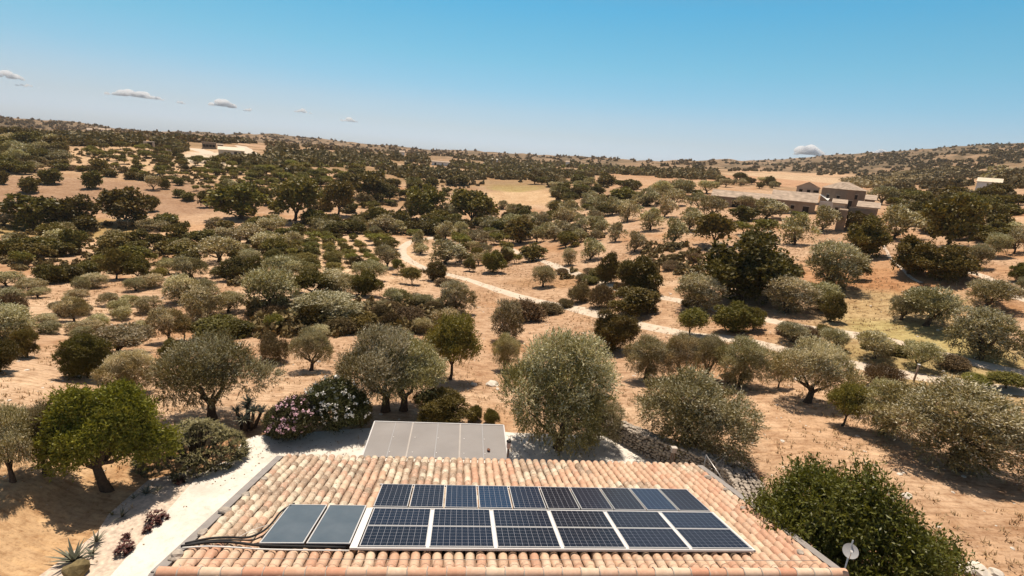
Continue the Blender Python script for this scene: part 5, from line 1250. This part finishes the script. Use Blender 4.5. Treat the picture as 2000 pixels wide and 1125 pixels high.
def corner_block(name, label, pC, xL, xR, dL, dR, h, rise, openL, openR):
    c = hit(*pC); D0 = math.hypot(c[0], c[1]); zb = c[2]; c = c[:3]
    l = at_dist(xL, pC[1], D0+dL)-np.array([c[0], c[1], 0]); r = at_dist(xR, pC[1], D0+dR)-np.array([c[0], c[1], 0]); l = l[:2]; r = r[:2]
    root = empty(name, c); tag(root, label, 'building'); far = l+r; P4 = [np.zeros(2), r, far, l]
    q = MB(); q.prism([tuple(p) for p in P4], -2.5, h); q.build('wall', MAT['ochre'], root)
    ctr = far/2; E4 = [ctr+(p-ctr)*1.07 for p in P4]; q = MB(); q.add([(p[0], p[1], h+.02) for p in E4]+[tuple(ctr*.55+(l)/2*.45)+(h+rise,), tuple(ctr*.55+(r+far)/2*.45)+(h+rise,)], [(0, 1, 5, 4), (1, 2, 5), (2, 3, 4, 5), (3, 0, 4), (3, 2, 1, 0)]); q.build('roof', MAT['oldroof'], root)
    for side, lst in ((l, openL), (r, openR)):
        Ls = np.linalg.norm(side); ex = np.array([side[0]/Ls, side[1]/Ls, 0]); ez = np.array([0, 0, 1.]); ey = np.cross(ez, ex)
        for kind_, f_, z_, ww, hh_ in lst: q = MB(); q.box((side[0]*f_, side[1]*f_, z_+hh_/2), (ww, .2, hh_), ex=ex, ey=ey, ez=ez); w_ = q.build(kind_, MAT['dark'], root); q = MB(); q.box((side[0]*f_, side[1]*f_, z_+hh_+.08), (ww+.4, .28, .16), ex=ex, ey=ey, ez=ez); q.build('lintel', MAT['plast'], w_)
corner_block('farm_tower', 'tall dark walled main block of the farm with a pale hipped roof', (1646, 416), 1595, 1682, 7.5, 5.5, 5.2, 1.7, (('window', .3, 2.6, .8, 1.1), ('window', .7, 2.6, .8, 1.1)), (('door', .25, .2, 1.1, 2.6), ('window', .75, .9, .9, 2.0), ('window', .5, 3.2, .8, 1.0)))
building('outbuilding', 'small outbuilding with pinkish tiled roof in front of the tall block', (1622, 420), (1646, 424), 2.6, 4, 'shed', wall='plast', rise=.7, openings=(('window', .35, 1.1, .6, .7), ('door', .75, .1, .8, 1.7)))
building('courtyard_wall', 'whitewashed courtyard wall below the sun sail', (1598, 409), (1624, 417), 2.3, .4, None, wall='whitewash', cat='wall')
building('terrace_wall', 'tall pale retaining wall of the farm terrace', (1630, 448), (1646, 456), 3.7, 6, None, wall='ochre', cat='wall')
building('terrace_wall', 'dark side of the farm terrace wall under the lean to', (1647, 456), (1705, 436), 3.6, .5, None, wall='ochre', cat='wall')
building('lean_to', 'open lean to with a pale tiled roof right of the tall block', (1670, 428), (1710, 430), 2.3, 5, 'shed', wall='ochre', rise=.9)
building('outbuilding', 'low tiled annex at the right side of the tall block', (1684, 410), (1704, 412), 2.4, 6, 'shed', wall='ochre', rise=1.0)
building('shed', 'tiny pale roofed shed right of the farm among trees', (1740, 404), (1762, 408), 1.6, 4, 'gable', wall='plast', rise=.5)
pa = at_dist(1600, 379, math.hypot(*hit(1610, 411)[:2])+1); pb = at_dist(1627, 384, math.hypot(*hit(1610, 411)[:2])-2); pc = at_dist(1617, 392, math.hypot(*hit(1610, 411)[:2])-4)
mb = MB(); mid = (pa+pb+pc)/3-np.array([0, 0, .35]); dz = np.array([0, 0, .03]); P_ = [pa, (pa+pb)/2*.8+mid*.2, pb, (pb+pc)/2*.8+mid*.2, pc, (pc+pa)/2*.8+mid*.2]
mb.add([mid]+P_+[mid-dz]+[p-dz for p in P_], [(0, i+1, (i+1) % 6+1) for i in range(6)]+[(7, (i+1) % 6+8, i+8) for i in range(6)]+[(i+1, i+8, (i+1) % 6+8, (i+1) % 6+1) for i in range(6)])
o = mb.build('sun_sail', MAT['whitewash'], rel=pa); o.location = tuple(pa); tag(o, 'white triangular sun sail stretched over the farm courtyard', 'sun sail')
building('white_house', 'small white house with a cream roof on the dark slope at the right', (1903, 374), (1951, 376), 2.9, 6, 'gable', wall='whitewash', rmat='paleroof', rise=1.2, over=.2)
building('ruined_hut', 'square grey hut with a dark doorway on the left hill', (281, 289), (303, 290), 3.1, 5, None, wall='plast', openings=(('door', .56, .1, 2.0, 2.7),))
building('farm_shed', 'long low farm building with pale roof on the left hill', (427, 304), (478, 306), 2.6, 7, 'shed', wall='plast', rmat='paleroof', rise=1.3, openings=(('door', .66, .1, 1.3, 2.0), ('window', .8, .9, .8, .9), ('window', .38, .9, .8, .9)))
building('stone_house', 'ruined stone house with open windows at the back of the left hill farm', (395, 290), (423, 292), 3.4, 6, None, wall='ochre', openings=tuple(('window', .15+.22*k, 1.0, 1.2, 1.3) for k in range(4)))
building('stone_house', 'low stone annex beside the ruined house on the left hill', (425, 290), (436, 291), 2.0, 4, 'shed', wall='ochre', rise=.4)
building('field_wall', 'low pale field wall between bushes on the left hill', (305, 297), (347, 299), 1.2, .6, None, wall='plast', cat='wall')
building('white_farm', 'white walled farm with low reddish roof on the middle hill', (843, 324), (878, 324), 2.6, 7, 'gable', wall='whitewash', rise=.6, openings=(('door', .2, .1, 1.2, 1.8), ('window', .6, .8, 1, 1)))
building('stone_house', 'tiny white roofed house right of the middle hill farm', (960, 316), (972, 316), 2.4, 5, 'gable', wall='whitewash', rmat='paleroof', rise=.7)
for i, (x, y, w_, lb) in enumerate([(176, 261, 9, 'leftmost white house of the distant hamlet'), (190, 260, 7, 'second white house of the distant hamlet'), (200, 261, 10, 'third white house of the distant hamlet'), (214, 262, 6, 'rightmost white house of the distant hamlet'), (785, 303, 10, 'far white house on the wooded centre ridge'), (1108, 322, 7, 'far pale house on the wooded right ridge')]):
    hh = hit(x, y+3)
    if hh is not None and hh[3] < 2600: building('distant_house', lb, (x-w_/2, y+3), (x+w_/2, y+3), 3.2*hh[3]/600+1.5, 6+hh[3]/300, 'gable', wall='whitewash', rmat='oldroof', rise=1.2, cat='house')

# ------------------------------------------------------------------ clouds: small fair weather puffs far off, built as volumes
m, t, b = newmat('cloud_vapour'); t.nodes.remove(b); vol = node(t, 'ShaderNodeVolumeScatter'); vol.inputs['Color'].default_value = (1, 1, 1, 1); vol.inputs['Density'].default_value = .035; vol.inputs['Anisotropy'].default_value = 0
t.links.new(vol.outputs[0], t.nodes['Material Output'].inputs['Volume']); MAT['cloud'] = m
def cloud(x, y, w_, h_, label, seed):
    D_ = 9000.0; c = at_dist(x, y+h_*.45, D_); mpp = D_/math.cos(azi(x, y))/F*1.0; rr = random.Random(seed); mb = MB(); Wm, Hm = w_*mpp*.78, h_*mpp*.8
    n = max(9, int(w_*.4)); e = np.array([math.cos(azi(x, y)), -math.sin(azi(x, y)), 0])
    for i in range(n):
        t_ = rr.uniform(-1, 1); r_ = Hm*rr.uniform(.22, .46)*(1-.55*abs(t_)); V_, F_ = ico(); q = V_*np.array([r_*1.5, r_*1.3, r_]); q = q*(1+.3*(vn(V_[:, 0]*2+i, V_[:, 1]*2+V_[:, 2]*2, seed)-.5))[:, None]
        q[:, 2] = np.maximum(q[:, 2], -r_*.35); mb.add(q+e*t_*Wm*.5*(1-r_/Wm)+np.array([0, 0, r_*.5+rr.uniform(0, .35)*Hm*(1-abs(t_))]), F_)
    o = mb.build('cloud', MAT['cloud']); o.location = tuple(c); tag(o, label, 'cloud')
for i, (x, y, w_, h_, lb) in enumerate([(15, 149, 38, 12, 'small white cloud cut by the left edge'), (262, 184, 76, 15, 'longest flat white cloud on the left'), (353, 200, 14, 6, 'faint tiny cloud right of the longest one'), (437, 202, 50, 18, 'rounded white cloud left of centre'), (487, 214, 20, 9, 'little cloud just right of the rounded one'), (591, 216, 34, 10, 'thin white cloud above the left hills'), (682, 233, 42, 12, 'small flat cloud nearest the centre'), (1577, 290, 46, 32, 'tallest puffy cloud over the right hills'), (1722, 297, 40, 11, 'flat cloud resting on the right ridge'), (55, 168, 26, 5, 'faint streak of cloud at the far left')]): cloud(x, y, w_, h_, lb, i+3)

# ------------------------------------------------------------------ thin summer haze that fades the far hills
mb = MB(); mb.box((0, 0, 115), (7400, 7400, 390)); m = bpy.data.materials.new('haze'); m.use_nodes = True; t = m.node_tree; t.nodes.remove(t.nodes['Principled BSDF'])
vol = node(t, 'ShaderNodeVolumePrincipled'); vol.inputs['Color'].default_value = (.86, .88, .92, 1); vol.inputs['Density'].default_value = .00009; vol.inputs['Anisotropy'].default_value = .2
t.links.new(vol.outputs[0], t.nodes['Material Output'].inputs['Volume']); tag(mb.build('haze', m), kind='stuff')

gl = np.random.default_rng(44); N = 2600; u = gl.uniform(-9.5, 12.5, N); v = gl.uniform(-6, 12, N); k = (u < -4.4) | (v > 7.2); u, v = u[k], v[k]; k = gl.random(len(u)) < np.where((fbm(u/1.5, v/1.5, 4) > .52) | (v > 10.3), .9, .12); u, v = u[k], v[k]
X = HO[0]+u*cy_w-v*sy_w; Y = HO[1]+u*sy_w+v*cy_w; P = np.stack([X, Y, np.full(len(X), .05)], 1); a = gl.normal(size=(len(X), 3))*np.array([1, 1, .25]); a /= np.linalg.norm(a, axis=1)[:, None]; b_ = np.cross(a, [0, 0, 1.])
V = np.stack([P-a*.05, P-b_*.025, P+a*.05, P+b_*.025], 1).reshape(-1, 3)
tag(link('leaf_litter', mesh_np('leaf_litter', V, np.arange(len(V)).reshape(-1, 4), succ_mat('dry_leaf', (.10, .06, .03), (.30, .20, .10), .9))), 'dry fallen leaves scattered on the pale yard', 'leaves', kind='stuff')
